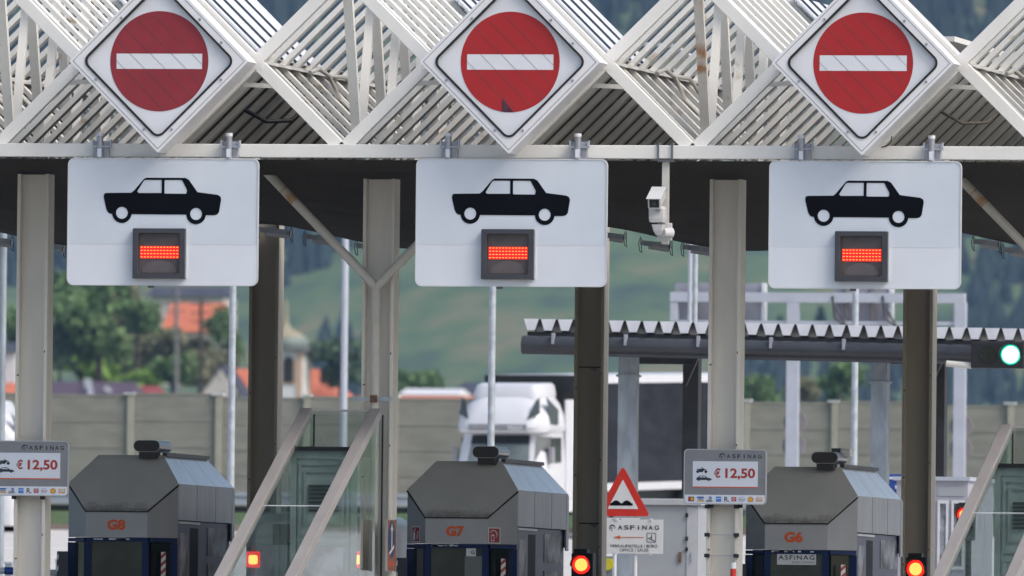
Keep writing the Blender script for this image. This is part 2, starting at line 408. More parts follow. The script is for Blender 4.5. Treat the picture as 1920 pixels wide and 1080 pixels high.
# ------------------------------------------------------------------ trees and houses of the village (about 1900 m away)
def crown(mb, c, rx, ry, rz, n, s):
    for _ in range(n):
        while True:
            p = Vector((random.uniform(-1, 1), random.uniform(-1, 1), random.uniform(-1, 1)))
            if p.length < 1 and p.length > .35: break
        wob = 1 + .25 * math.sin(3 * p.x + 2) * math.cos(4 * p.z)
        q = c + Vector((p.x * rx, p.y * ry, p.z * rz)) * wob
        a = Vector((random.gauss(0, 1), random.gauss(0, 1), random.gauss(0, 1))).normalized(); b = a.orthogonal().normalized(); e = a.cross(b)
        k = s * random.uniform(.5, 1.3)
        mb.add([q - b * k, q + e * k * .8, q + b * k, q - e * k * .8], [(0, 1, 2, 3)])
def tree(px, pyb, w, h, m, label, D=1900, conif=False):
    g = atd(px, pyb, D); s = D / F; W, H = w * s, h * s
    t = thing('conifer_tree' if conif else 'broadleaf_tree', label, 'tree', g)
    tr = MB().tube(g - Vector((0, 0, 3)), g + Vector((0, 0, H * .55)), W * .05, 8, W * .02)
    for k in range(4):
        a = k * 1.7 + px; tr.tube(g + Vector((0, 0, H * .3)), g + Vector((math.cos(a) * W * .3, math.sin(a) * W * .3, H * .65)), W * .02, 6, W * .008)
    tr.build('trunk', 'bark', t)
    c = MB()
    if conif:
        for k in range(9):
            f = k / 9; crown(c, g + Vector((0, 0, H * (.12 + .85 * f))), W * .5 * (1 - f) + .15, W * .5 * (1 - f) + .15, H * .09, 90, W * .07)
    else:
        rnd = random.Random(int(px * 7 + pyb))
        for k in range(7):
            o = Vector((rnd.uniform(-.3, .3) * W, rnd.uniform(-.3, .3) * W, H * rnd.uniform(.3, .8)))
            crown(c, g + o, W * rnd.uniform(.2, .32), W * .3, H * rnd.uniform(.15, .26), 230, W * .05)
    c.build('crown', m, t)
T = [(135, 650, 170, 150, 'leaf_mid', 'leafy green tree behind the first column and the dark trees'), (228, 640, 150, 150, 'leaf_olive', 'olive tree high on the bank below the left car sign'),
     (330, 705, 130, 100, 'leaf_olive', 'olive tree beneath the left half of the upper orange roof'), (415, 660, 70, 90, 'leaf_mid', 'green tree beside the right end of the upper orange roof'), (205, 740, 120, 100, 'leaf_mid', 'fresh green tree between the bright tree and the olive tree'),
     (150, 748, 150, 125, 'leaf_bright', 'bright yellow green tree behind the purple brown roof'),
     (60, 760, 150, 200, 'leaf_mid', 'green tree at the left edge beside the pale house'),
     (112, 700, 70, 130, 'leaf_dark', 'narrow dark tree left of the bright green tree', 1),
     (185, 720, 190, 215, 'leaf_mid', 'large leafy green tree below the left car sign'),
     (262, 752, 150, 140, 'leaf_olive', 'rounded olive brown tree in the middle of the village grove'),
     (322, 755, 110, 105, 'leaf_mid', 'broad green tree left of the cream gabled house'),
     (258, 650, 100, 110, 'leaf_mid', 'green tree just left of the upper orange roof'),
     (375, 735, 130, 95, 'leaf_olive', 'olive tree below the upper orange roof'),
     (245, 760, 120, 70, 'leaf_bright', 'low bright shrubby tree right of the purple brown roof'),
     (430, 700, 60, 110, 'leaf_mid', 'slim green tree behind the galvanised pole near the church'),
     (638, 752, 110, 150, 'leaf_dark', 'dark blue green tree right of the church roof'),
     (775, 752, 120, 60, 'leaf_mid', 'green tree behind the long white building'),
     (1415, 770, 90, 80, 'leaf_mid', 'yellow green tree behind the barrier right of the trailer'),
     (1505, 770, 80, 70, 'leaf_olive', 'olive green tree behind the barrier left of the gantry post'),
     (1575, 770, 100, 110, 'leaf_mid', 'green tree behind the barrier under the dark canopy')]
for a in T: tree(a[0], a[1], a[2], a[3], a[4], a[5], 1900 + 6 * len(a[5]) % 90, len(a) > 6)
tree(1538, 668, 62, 98, 'conifer', 'lone dark conifer on the green slope behind the sign gantry', 4200, True)
tree(1462, 668, 50, 80, 'conifer', 'smaller dark conifer on the green slope left of the gantry post', 4200, True)

def house(name, label, x0, x1, eave, ridge, basey, D, roofm, wallm='plaster', depth=9, hip=0, hipl=None, windows=(), extra=None, gable=False, cat='house'):
    g = atd((x0 + x1) / 2, basey, D); s = D / F
    W = (x1 - x0) * s / 2; ze = g.z + (basey - eave) * s; zr = g.z + (basey - ridge) * s
    t = thing(name, label, cat, g)
    MB().box(g.x - W * .94, g.x + W * .94, g.y + .3, g.y + depth - .3, g.z - 6, ze).build('wall', wallm, t)
    r = MB()
    if gable:                     # gable end towards the road
        r.prism([(g.x - W, ze - .3), (g.x, zr), (g.x + W, ze - .3), (g.x + W, ze + .1), (g.x, zr + .4), (g.x - W, ze + .1)], g.y + .18, g.y + depth)
        MB().prism([(g.x - W * .93, ze), (g.x + W * .93, ze), (g.x, zr - .1)], g.y + .2, g.y + .5).build('gable', wallm, t)
    else:
        h = W * hip
        r.add([(g.x - W, g.y - .4, ze), (g.x + W, g.y - .4, ze), (g.x + W, g.y + depth + .4, ze), (g.x - W, g.y + depth + .4, ze), (g.x - W + (h if hipl is None else hipl), g.y + depth / 2, zr), (g.x + W - h, g.y + depth / 2, zr)],
              [(0, 1, 5, 4), (1, 2, 5), (2, 3, 4, 5), (3, 0, 4), (0, 3, 2, 1)])
    ro = r.build('roof', roofm, t)
    for (a, b, c, d) in windows:
        p = atd(a, c, D); q = atd(b, d, D)
        wd = MB().box(p.x, q.x, g.y + .1, g.y + .36, q.z, p.z).build('window', 'vglass', t)
    if extra: extra(t, ro, g, s, D)
    return t
def ex1(t, ro, g, s, D):
    p = atd(152, 722, D); MB().box(p.x - .35, p.x + .35, g.y + 3, g.y + 3.8, p.z - 2, p.z + .9).build('chimney', 'plaster', ro)
    p = atd(168, 730, D); MB().bar((p.x - .5, g.y + 1.6, p.z + 1.2), (p.x + .45, g.y - .6, p.z - 1.6), .6, .3).build('roof_edge_flashing', 'gantry', ro)
    p = atd(200, 730, D); MB().bar((p.x - .4, g.y + 1.2, p.z + .2), (p.x + .4, g.y + 1.0, p.z - .2), .5, .2).build('skylight', 'white', ro)
house('village_house', 'house with a purple brown roof and a skylight peeping over the barrier', 60, 256, 750, 714, 790, 1880, 'purpleroof', extra=ex1, hip=.15)
house('village_house', 'small house with a dark red roof beside the purple brown roof', 240, 292, 748, 722, 790, 1895, 'redroof', hip=.3)
house('village_house', 'cream gabled house with dark barge boards left of the church tower', 362, 462, 752, 690, 800, 1890, 'darkroof', gable=True, depth=7, windows=((414, 420, 737, 748), (444, 449, 737, 748)))
house('village_house', 'orange roofed nave behind the cream gabled house', 412, 645, 752, 690, 800, 1906, 'orangeroof', depth=12, hip=.55, hipl=0)
house('village_house', 'upper house with a bright orange roof above the village grove', 300, 418, 622, 566, 640, 2050, 'orangeroof', depth=9, hip=.1)
house('village_house', 'dark roofed house with pale wall above the upper orange roof', 268, 425, 556, 536, 576, 2150, 'darkroof', depth=9, hip=.1)
house('village_house', 'white walled house with a dark roof at the left edge of the photo', -60, 32, 660, 640, 690, 1900, 'darkroof', 'white', depth=9)
house('village_house', 'orange roofed house low at the left edge of the photo', -70, 40, 760, 716, 790, 1890, 'orangeroof', 'plaster', depth=7, hip=.1)
house('village_house', 'long low house with an orange roof seen over the barrier', 655, 905, 760, 741, 800, 1860, 'orangeroof', depth=8, hip=.05)
house('village_house', 'white building with a pale flat roof behind the long orange roof', 745, 862, 740, 728, 760, 1930, 'white', 'white', depth=8, hip=.05)
house('village_house', 'dark slate roofed house just left of the white truck', 842, 905, 742, 715, 780, 1950, 'darkroof', depth=8, hip=.5)
for px, y0, y1, lab in ((377, 560, 745, 'dark wooden utility pole in front of the upper orange roof'), (331, 540, 745, 'pale slender utility pole left of the dark wooden one')):
    a = atd(px, y1, 1840); b = atd(px, y0, 1840); t = thing('utility_pole', lab, 'pole', a)
    MB().tube(a - Vector((0, 0, 4)), b, .32, 8, .22).build('pole_shaft', 'bark' if px > 350 else 'disc', t)
    mb = MB()
    for k in range(3): mb.bar(b + Vector((-1.2, 0, -.6 - 1.1 * k)), b + Vector((1.2, 0, -.6 - 1.1 * k)), .14, .14)
    mb.build('crossarm', 'bark' if px > 350 else 'disc', t)
    MB().bar(b + Vector((.2, 0, -5)), a + Vector((2.4, 0, 2)), .12, .12).build('stay', 'bark', t)
# church tower
D = 1895; g = atd(526, 800, D); s = D / F
t = thing('church_tower', 'white and peach church tower with an onion dome rising over the roofs', 'church', g)
zc = atd(531, 658, D).z; hw = 38 * s
MB().box(g.x - hw, g.x + hw, g.y, g.y + 2 * hw, g.z - 5, zc).build('tower_wall', 'white', t)
for sx in (-1, 1):
    mb = MB()
    for k in (0, 1): mb.box(g.x + sx * (hw - .2) - .32, g.x + sx * (hw - .2) + .32, g.y - .12 + k * 2 * hw, g.y + .3 + k * 2 * hw, g.z - 5, zc - .2)
    mb.build('corner_pilaster', 'peach', t)
MB().box(g.x - hw - .7, g.x + hw + .7, g.y - .7, g.y + 2 * hw + .7, zc, zc + .35).build('cornice', 'disc', t)
wp = [(-.9, -4.5), (.9, -4.5), (.9, -1.8)] + [(.9 * math.cos(a), -1.8 + .9 * math.sin(a)) for a in [math.pi * i / 8 for i in range(1, 8)]] + [(-.9, -1.8)]
cx = atd(541, 700, D).x; wz = zc + .2
MB().prism([(cx + a * 1.05, wz + b * .95 - .1) for a, b in wp], g.y - .10, g.y + .2).build('window_surround', 'peach', t)
MB().prism([(cx + a * .75, wz + b * .92) for a, b in wp], g.y - .16, g.y - .02).build('window', 'pane', t)
k = hw * 1.0
MB().lathe([(k * 1.08, .35), (k * 1.16, .8), (k * 1.15, 1.3), (k * 1.0, 1.8)], (g.x, g.y + hw, zc)).build('onion_dome', 'copper', t, True)
MB().lathe([(k * 1.0, 1.8), (k * .72, 2.3), (k * .4, 2.7), (k * .2, 3.1), (k * .12, 3.6), (.12, 6.4), (0, 6.6)], (g.x, g.y + hw, zc)).build('dome_top', 'gold', t, True)

# ------------------------------------------------------------------ noise barrier and guard rail
YB = 226.0
t = thing('noise_barrier', 'long grey beige noise barrier of ribbed panels between posts behind the road', 'barrier', (0, YB, 4.7))
px = 247 - 165 * 4; k = 0
prev = None
while px < 2400:
    X = at(px, 800, YB).x
    topy = 741 + (px - 100) * .0112
    z1 = at(px, topy, YB).z
    MB().box(X - .09, X + .09, YB - .2, YB + .1, 4.2, z1 + .04).build('post', 'post', t)
    MB().box(X - .2, X + .12, YB - .22, YB + .12, z1 + .04, z1 + .10).build('post_cap', 'edge', t)
    X2 = at(px + 165, 800, YB).x; dz = (.06, -.03, .02, 0)[k % 4]
    p = MB(); lo = 4.2; n = 5
    zt = z1 + dz
    for i in range(n):
        a = lo + (zt - lo) * i / n; b = lo + (zt - lo) * (i + 1) / n
        p.box(X + .11, X2 - .11, YB - .10, YB + .08, a + .03, b - .03)
        p.box(X + .11, X2 - .11, YB - .112, YB + .06, b - .03, b + .03)
    p.build('panel', 'wall', t)
    px += 165; k += 1
t = thing('guard_rail', 'grey steel guard rail on the grass in front of the noise barrier', 'guard rail', (0, 204, 4.3))
mb = MB()
z0 = at(360, 934, 204).z
mb.box(-80, 60, 204, 204.08, z0 + .06, z0 + .17); mb.box(-80, 60, 204.04, 204.1, z0 - .06, z0 + .06); mb.box(-80, 60, 204, 204.08, z0 - .17, z0 - .06)
mb.build('rail', 'gantry', t)
MB().box(-80, 60, 204.3, 204.5, 4.3, z0 - .2).build('lower_board', 'canopyd', t)
for i in range(24): MB().box(-78 + i * 5.6, -77.88 + i * 5.6, 204.1, 204.22, 4.0, z0 + .18).build('post', 'galvd', t)

# ------------------------------------------------------------------ trucks
def frame(o, yaw, pitch=0):
    return Matrix.Translation(o) @ Matrix.Rotation(yaw, 4, 'Z') @ Matrix.Rotation(pitch, 4, 'X')
def rring(z, yf, yb, hw, r, n=4):
    return [(a, b, z) for a, b in rrect(-hw, hw, yf, yb, r, n)]
def semi(px, pytop, Y, yaw, pitch, label, height=4.0):
    top = at(px, pytop, Y)
    o = Vector((top.x, Y, top.z - height)); Tm = frame(o, yaw, pitch)
    t = thing('semi_truck', label, 'truck', o)
    c = MB(Tm)
    c.loft([rring(.45, .05, 2.1, 1.2, .25), rring(1.0, 0, 2.1, 1.22, .35), rring(1.75, .02, 2.1, 1.22, .42), rring(2.42, .30, 2.1, 1.18, .45), rring(2.5, .32, 2.1, 1.18, .45),
            rring(2.53, .02, 2.1, 1.2, .5), rring(2.66, -.05, 2.1, 1.22, .52), rring(2.95, .04, 2.1, 1.2, .55), rring(3.22, .25, 2.1, 1.08, .55), rring(3.42, .5, 2.1, .9, .5), rring(3.5, .8, 2.1, .75, .4)])
    body = c.build('cab', 'truck', t, True)
    MB(Tm).loft([rring(3.15, .5, 1.9, .88, .25), rring(3.5, .5, 1.95, .93, .28), rring(3.72, .62, 1.95, .88, .26), rring(3.78, .85, 1.9, .8, .22)]).build('roof_spoiler', 'truck', t, True)
    MB(Tm).add([(-.84, -.0, 1.72), (.84, -.0, 1.72), (.78, .27, 2.44), (-.78, .27, 2.44)], [(0, 1, 2, 3)]).build('windscreen', 'vglassl', t)
    MB(Tm).add([(-.8, .17, 2.24), (.8, .17, 2.24), (.78, .265, 2.46), (-.78, .265, 2.46)], [(0, 1, 2, 3)]).build('windscreen_top_band', 'truckdark', t)
    MB(Tm).add([(.97, .07, 1.78), (1.25, .44, 1.72), (1.235, .58, 2.42), (.97, .28, 2.42)], [(0, 1, 2, 3)]).build('corner_glass', 'vglass', t)
    MB(Tm).box(1.16, 1.25, .62, 1.3, 1.75, 2.4).build('side_window', 'vglass', t, bevel=.03)
    MB(Tm).box(-1.232, -1.16, .62, 1.3, 1.75, 2.4).build('side_window', 'vglass', t, bevel=.03)
    for sx in (-1, 1):
        MB(Tm).add([(sx * .80, .0, 2.86), (sx * 1.1, .13, 3.0), (sx * 1.04, .27, 3.42), (sx * .94, .2, 3.32)], [(0, 1, 2, 3) if sx > 0 else (3, 2, 1, 0)]).build('corner_window', 'vglass', t)
        MB(Tm).add([(sx * 1.235, .55, 2.74), (sx * 1.25, 1.05, 2.72), (sx * 1.22, 1.15, 3.1), (sx * 1.15, .42, 3.44)], [(0, 1, 2, 3) if sx > 0 else (3, 2, 1, 0)]).build('roof_window', 'vglass', t)
        MB(Tm).box(sx * 1.30 - .07, sx * 1.30 + .07, .35, .5, 1.75, 2.15).build('mirror', 'strip', t, bevel=.03)
        MB(Tm).box(sx * .95 - .2, sx * .95 + .2, -.03, .1, .7, .95).build('headlight', 'vglassl', t, bevel=.03)
    mb = MB(Tm)
    for k in range(4): mb.box(-.78, .80, -.062, .1, 2.58 + k * .045, 2.60 + k * .045)
    mb.build('name_strip', 'strip', t)
    if 'trailer' in label: text('MAR', .30, .72, 2.585, 2.72, -.07, 'truck', t, 'lettering', T=Tm, bold=.02)
    for sx in (-1, 1):
        MB(Tm).box(sx * 1.235 - .02, sx * 1.235 + .02, 1.6, 2.75, .5, 3.35).build('side_fairing', 'truck', t)
    Z = 3.98
    mb = MB(Tm).box(-1.27, 1.27, 2.45, 14.2, 1.2, Z - .22); mb.build('trailer_curtain', 'curtain', t)
    MB(Tm).box(-1.275, 1.275, 2.4, 2.5, 1.2, Z - .01).build('trailer_front_wall', 'truckdark', t)
    MB(Tm).prism([(-1.28, Z - .22), (1.28, Z - .22), (1.26, Z - .02), (.6, Z + .02), (-.6, Z + .02), (-1.26, Z - .02)], 2.5, 14.2).build('trailer_roof', 'truck', t)
    MB(Tm).box(-1.28, 1.28, 2.5, 14.2, 1.0, 1.2).build('trailer_side_rail', 'truck', t)
    MB(Tm).box(-1.0, 1.0, 2.0, 14.1, .65, .98).build('chassis', 'truckdark', t)
    for sx in (-1, 1):
        for yy in (.9, 4.4, 10.6, 11.9, 13.2):
            wh = MB(Tm).tube((sx * .95, yy, .5), (sx * 1.24, yy, .5), .5, 24).build('wheel', 'rubber', t)
            MB(Tm).tube((sx * 1.2, yy, .5), (sx * 1.25, yy, .5), .27, 18).build('rim', 'galvd', wh)
    return t
semi(936, 702, 178, math.radians(-10), math.radians(1.6), 'white high roofed lorry cab pulling a long dark curtain sided trailer')
semi(56, 733, 188, math.radians(90), 0, 'white lorry cut off by the left edge of the photo')

# ------------------------------------------------------------------ gantry
YG = 146.0
t = thing('sign_gantry', 'pale lilac grey steel sign gantry seen from behind beyond the dark canopy', 'gantry', (at(1640, 700, YG).x, YG, gz(YG)))
def gbox(x0, y0, x1, y1, Y, d0, d1): a, b, c, d = rect(x0, y0, x1, y1, Y); return MB().box(a, b, Y + d0, Y + d1, c, d)
gbox(1258, 549, 1810, 567, YG, -.12, .12).build('top_beam', 'gantry', t)
gbox(1268, 602, 1800, 609, YG, -.06, .06).build('lower_beam', 'gantry', t)
for x0, x1, yb in ((1475, 1497, 1000), (1789, 1810, 1000)): gbox(x0, 567, x1, yb, YG, -.115, .115).build('gantry_post', 'gantry', t)
for x0, x1 in ((1258, 1272), (1789, 1790)): gbox(x0, 567, x1, 602, YG, -.1, .1).build('hanger', 'gantry', t)
for x0, x1, y0 in ((1262, 1426, 530), (1560, 1665, 540)):
    sb = gbox(x0, y0, x1, 616, YG, .25, .45).build('sign_back', 'gantryd', t)
    gbox(x1 - 1, y0, x1 + 5, 616, YG, .2, .5).build('sign_edge', 'canopyw', sb)
    for f in (.25, .72):
        a = at(x0 + (x1 - x0) * f, 575, YG); MB().box(a.x - .05, a.x + .05, YG + .12, YG + .25, a.z - .5, a.z + .5).build('bracket', 'disc', sb)
for x in (1563, 1657):
    a = at(x, 555, YG)
    MB().path([a + Vector((0, -.14, 0)), a + Vector((.05, -.15, -.5)), a + Vector((.35, -.15, -.75)), a + Vector((.1, -.14, -.3))], .025).build('cable', 'canopyd', t)
for x, y in ((1488, 791), (1486, 836), (1800, 799), (1799, 842)):
    a = at(x, y, YG); r = 22 / (F / 350)
    o = MB().tube((a.x, YG + .15, a.z), (a.x, YG + .2, a.z), r, 36).build('round_sign_back', 'disc', t)

# ------------------------------------------------------------------ dark canopy with corrugated roof
YC = 42.0
t = thing('lane_canopy', 'dark canopy with a white corrugated roof edge above a fat gutter tube', 'canopy', (at(1500, 650, YC).x, YC, 0))
a = at(990, 600, YC); b = at(2080, 622, YC)
n = 34; P = (b.x - a.x) / n; prof = []
zt = a.z; hgt = .185
top = []; 
for i in range(n):
    x = a.x + i * P
    top += [(x, 0), (x + P * .16, -hgt), (x + P * .30, -hgt), (x + P * .30, -hgt)]
def zz(x): return a.z + (b.z - a.z) * (x - a.x) / (b.x - a.x)
vs = []; fs = []
prof = []
for i in range(n):
    x = a.x + i * P
    prof += [(x, -hgt), (x + .42 * P, -hgt), (x + .66 * P, 0), (x + .78 * P, 0)]
prof.append((b.x, -hgt))
# deck: valleys point down, the crests open to dark triangles
dk = MB()
v1 = [(x, YC, zz(x) + z) for x, z in prof]; v2 = [(x, YC + 5.5, zz(x) + z + .02) for x, z in prof]; k = len(prof)
dk.add(v1 + v2, [(i, i + 1, k + i + 1, k + i) for i in range(k - 1)])
v3 = [(x, YC, zz(x) + z + .018) for x, z in prof]; v4 = [(x, YC + 5.5, zz(x) + z + .038) for x, z in prof]
dk.add(v3 + v4, [(i, k + i, k + i + 1, i + 1) for i in range(k - 1)])
dk.build('corrugated_deck', 'canopyd', t)
fl = MB()                          # pale flashing teeth filling the valleys at the front edge
for i in range(n):
    x = a.x + i * P
    fl.prism([(x - .22 * P, zz(x) + .02), (x - .02 * P, zz(x) - hgt + .02), (x + .42 * P, zz(x) - hgt + .02), (x + .64 * P, zz(x) + .02)], YC - .03, YC - .01)
fl.build('corrugated_edge', 'canopyw', t)
e0 = Vector((a.x - .02, YC, zz(a.x) - hgt)); e1 = Vector((b.x, YC, zz(b.x) - hgt))
MB().bar(e0 + Vector((0, .12, -.07)), e1 + Vector((0, .12, -.07)), .12, .14, (0, 0, 1)).build('edge_beam', 'canopyd', t)
MB().tube(e0 + Vector((-.05, -.08, -.22)), e1 + Vector((0, -.08, -.22)), .155, 20).build('gutter_tube', 'gutter', t, True)
MB().tube(e0 + Vector((1.2, -.22, -.385)), e1 + Vector((0, -.22, -.385)), .018, 8).build('cable_conduit', 'gutter', t)
for i in range(8):
    p = e0 + (e1 - e0) * ((i + .4) / 8); MB().box(p.x - .02, p.x + .02, YC - .26, YC - .12, p.z - .2, p.z - .02).build('gutter_bracket', 'gantryd', t)
for x0, x1, yt, mm in ((1160, 1193, 655, 'galvd'), (1634, 1664, 667, 'galvd')):
    aa, bb, c0, d0 = rect(x0, yt, x1, 1000, YC + .8)
    MB().box(aa, bb, YC + .7, YC + 1.0, 0, d0).build('galvanised_post', mm, t)
    MB().box(aa - .03, bb + .03, YC + .67, YC + 1.03, d0 - .45, d0 - .41).build('post_collar', mm, t)
for x0, x1 in ((1281, 1310), (1754, 1772)):
    aa, bb, c0, d0 = rect(x0, 668, x1, 1000, YC + 3)
    MB().box(aa, bb, YC + 2.9, YC + 3.2, 0, d0).build('dark_post', 'canopyd', t)
for x0, x1 in ((1192, 1312), (1660, 1772)):
    aa, bb, c0, d0 = rect(x0, 662, x1, 683, YC + 2.6)
    MB().box(aa, bb, YC + 2.5, YC + 2.7, c0, d0).build('cross_beam', 'canopyd', t)
    MB().bar((bb + .02, YC + 2.4, d0), (bb - .22, YC + 2.4, c0 - .35), .07, .07).build('brace', 'canopyd', t)

# ------------------------------------------------------------------ galvanised lamp poles
for x, w_, Y, y0, lab, m in ((435, 14, 38, 330, 'slim galvanised pole behind the left booth near the church', 'galv'), (922, 14, 40, 330, 'slim galvanised pole standing in front of the white truck', 'galv'),
                          (645, 14, 140, 430, 'bluish grey pole between the church and the forked drain pipe', 'gantry'), (1603, 13, 60, 380, 'slim galvanised pole rising behind the right car sign', 'galv'),
                          (1302, 10, 62, 380, 'right hand pole of the pair left of the middle price board column', 'galv'), (1292, 9, 110, 380, 'fainter left hand pole of the pair beside the gantry end', 'gantry'),
                          (4, 14, 60, 380, 'grey pole at the left edge of the photo behind the first column', 'galvd')):
    a = at(x, 700, Y); s = F / (a - CAM).dot(fw); r = w_ / s / 2; top = at(x, y0, Y).z + 2.5
    t = thing('lamp_pole', lab, 'pole', (a.x, Y, gz(Y)))
    MB().tube((a.x, Y, gz(Y) - .05), (a.x, Y, top), r, 16, r * .9).build('pole_shaft', m, t, True)
    MB().box(a.x - .16, a.x + .16, Y - .16, Y + .16, gz(Y), gz(Y) + .03).build('base_plate', m, t)
    MB().path([(a.x, Y, top), (a.x - .4, Y, top + .25), (a.x - 1.2, Y, top + .3)], r * .7).build('lamp_arm', m, t)
    MB().box(a.x - 1.8, a.x - 1.1, Y - .14, Y + .14, top + .25, top + .38).build('lamp_head', m, t, bevel=.03)

# ------------------------------------------------------------------ toll roof
XB = at(968, 285, 0).x; zb = at(968, 281, 0).z; zm = at(804, 116, 0).z; ztp = 2 * zm - zb; ST = .82; NF = 17
roof = thing('toll_roof', 'cream steel lattice roof of folded diamond bays over the toll lanes', 'roof', (XB, 0, zb))
J0, J1 = -6, 4
zbt = at(960, 272, 0).z; zbb = at(960, 297, 0).z
MB().box(XB + 2.4 * J0, XB + 2.4 * J1, -.09, .09, zbb, zbt).build('front_beam', 'cream', roof, bevel=.008)
for j in range(J0, J1):
    x0 = XB + 2.4 * j; xm = x0 + 1.2; x1 = x0 + 2.4
    segs = {'ul': ((x0, ztp), (xm, zm)), 'll': ((x0, zb), (xm, zm)), 'ur': ((xm, zm), (x1, ztp)), 'lr': ((xm, zm), (x1, zb))}
    for nm, (p, q) in segs.items():
        MB().bar((p[0], .09, p[1]), (q[0], .09, q[1]), .165, .13).build('front_chord', 'cream', roof, bevel=.008)
        r = MB(); s_ = MB()
        for k in range(1, NF if not ((nm == 'ul' and j % 2 == 0) or (nm == 'ur' and j % 2)) else 5 if j < -1 else 4 if j < 1 else 2):
            y = .09 + ST * k
            r.bar((p[0], y, p[1]), (q[0], y, q[1]), .072 if nm in ('ll', 'ur') else .05 if nm == 'ul' else .058, .24 if nm == 'ul' else .19)
        r.build('rafter_row', 'rafter', roof)
        d = Vector((q[0] - p[0], 0, q[1] - p[1])); up = Vector((-d.z, 0, d.x)).normalized()
        if up.z < 0: up = -up
        def sheet(ya, yb, m, lift, seams):
            a_ = Vector((p[0], 0, p[1])) + up * lift; b_ = Vector((q[0], 0, q[1])) + up * lift
            c_ = (a_ + b_) / 2; mbb = MB().bar((c_.x, ya, c_.z), (c_.x, yb, c_.z), d.length * .97, .03, up); o = mbb.build('roof_sheet', m, roof)
            if seams:
                sm = MB(); y = ya + .25
                while y < yb - .1:
                    sm.bar(a_ + up * .025 + Vector((0, y, 0)), b_ + up * .025 + Vector((0, y, 0)), .05, .035, up); y += .9
                sm.build('sheet_seam', 'seam', o)
                ed = MB().bar(a_ + up * .01 + Vector((0, yb, 0)), b_ + up * .01 + Vector((0, yb, 0)), .05, .08, up); ed.build('sheet_edge', 'white', o)
        if nm == 'ul' and j % 2 == 0:
            L = {-6: 3.8, -4: 3.8, -2: 3.9, 0: 2.7, 2: .2}[j]
            if L > .5: sheet(.25, L, 'sheet', .10, True)
            else: pass
        if nm == 'ul' and j % 2: sheet(7.2, 12.9, 'sheet', .10, True)
        if nm == 'll' and j % 2 == 0:
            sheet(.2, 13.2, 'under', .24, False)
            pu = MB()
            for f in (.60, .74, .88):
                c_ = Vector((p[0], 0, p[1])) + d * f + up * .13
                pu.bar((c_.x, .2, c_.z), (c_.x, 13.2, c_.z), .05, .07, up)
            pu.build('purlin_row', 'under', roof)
    MB().box(xm - .10, xm + .10, .02, .165, zm - .10, zm + .10).build('node_plate', 'cream', roof)
    # longitudinal members
    if j % 2 == 0:
        g_ = MB().box(xm - .02, xm + .14, .16, 13.2, zm - .03, zm + .01); g_.box(xm - .05, xm - .02, .16, 13.2, zm - .03, zm + .05)
        g_.build('valley_gutter', 'cream', roof)
        pp = MB(); pp.path([(xm + .28, 2.3, zm - .05), (xm + .32, 2.7, zm + .02), (xm + .38, 3.1, zm - .06), (xm + .45, 3.5, zm - .35), (xm + .62, 3.6, zm - .55)], .03)
        pp.path([(xm + .2, 4.0, zm - .02), (xm + .35, 4.4, zm - .03), (xm + .5, 4.7, zm - .3), (xm + .8, 4.8, zm - .6)], .03)
        pp.build('drain_hose', 'pipe', roof, True)
    else:
        MB().bar((xm, .16, zm), (xm, 13.2, zm), .1, .1).build('node_tube', 'rafter', roof)
    if j % 2:
        MB().bar((x0, .16, ztp), (x0, 13.2, ztp), .14, .12).build('ridge_tube', 'cream', roof)
        MB().bar((x0, .16, zb), (x0, 13.2, zb), .14, .12).build('bottom_tube', 'cream', roof)
        for k in range(6):
            y0 = .25 + 1.84 * k
            mm = 'rusty' if (j == 1 and k == 0) else 'rafter'
            MB().bar((x0, y0, ztp), (x0, y0 + .86, zb), .125, .10).build('truss_strut', mm, roof)
            MB().bar((x0, y0 + 1.76, ztp), (x0, y0 + .98, zb), .11, .10).build('truss_strut', 'rafter', roof)
# gutter trough end behind the right sign
a = at(1790, 108, .6)
mb = MB().bar((XB + 4.8 + .62, 2.2, zm + .42), (XB + 4.8 + 1.0, 4.2, zm + .30), .34, .07, (0, 0, 1)); mb.build('trough_end', 'cream', roof)
mb = MB().bar((XB + 4.8 + .9, 4.8, zm + .26), (XB + 4.8 + 2.2, 4.8, zm + .26), .3, .2, (0, 0, 1)); mb.build('rear_cross_beam', 'cream', roof)
# horizontal tie seen in the peaks
for j in (-2, 0, 2):
    xm = XB + 2.4 * j + 1.2
    MB().bar((xm - .22, .3, zm - .3), (xm + .25, .3, zm - .32), .06, .05).build('peak_tie', 'cream', roof)
    xm -= 2.4
    MB().bar((xm - .22, .3, zm - .28), (xm + .25, .3, zm - .25), .06, .05).build('peak_tie', 'cream', roof)
for j in (-2, 2):                 # black cables sagging in the peak
    x = XB + 2.4 * j + .8
    MB().path([(x - .2, 2.0, zm - .55), (x + .1, 2.2, zm - .72), (x + .4, 2.4, zm - .7), (x + .6, 2.6, zm - .5)], .03 if j < 0 else .02).build('cable', 'rubber' if j < 0 else 'under', roof, True)
# beam sleeve for the camera pole
a, b, c, d = rect(1233, 272, 1262, 299, -.09)
mb = MB(); mb.box(a, a + .02, -.115, .115, c, d + .03); mb.box(b - .02, b, -.115, .115, c, d + .03); mb.box(a, b, -.115, .115, c - .03, c)
mb.build('beam_sleeve', 'line', roof)
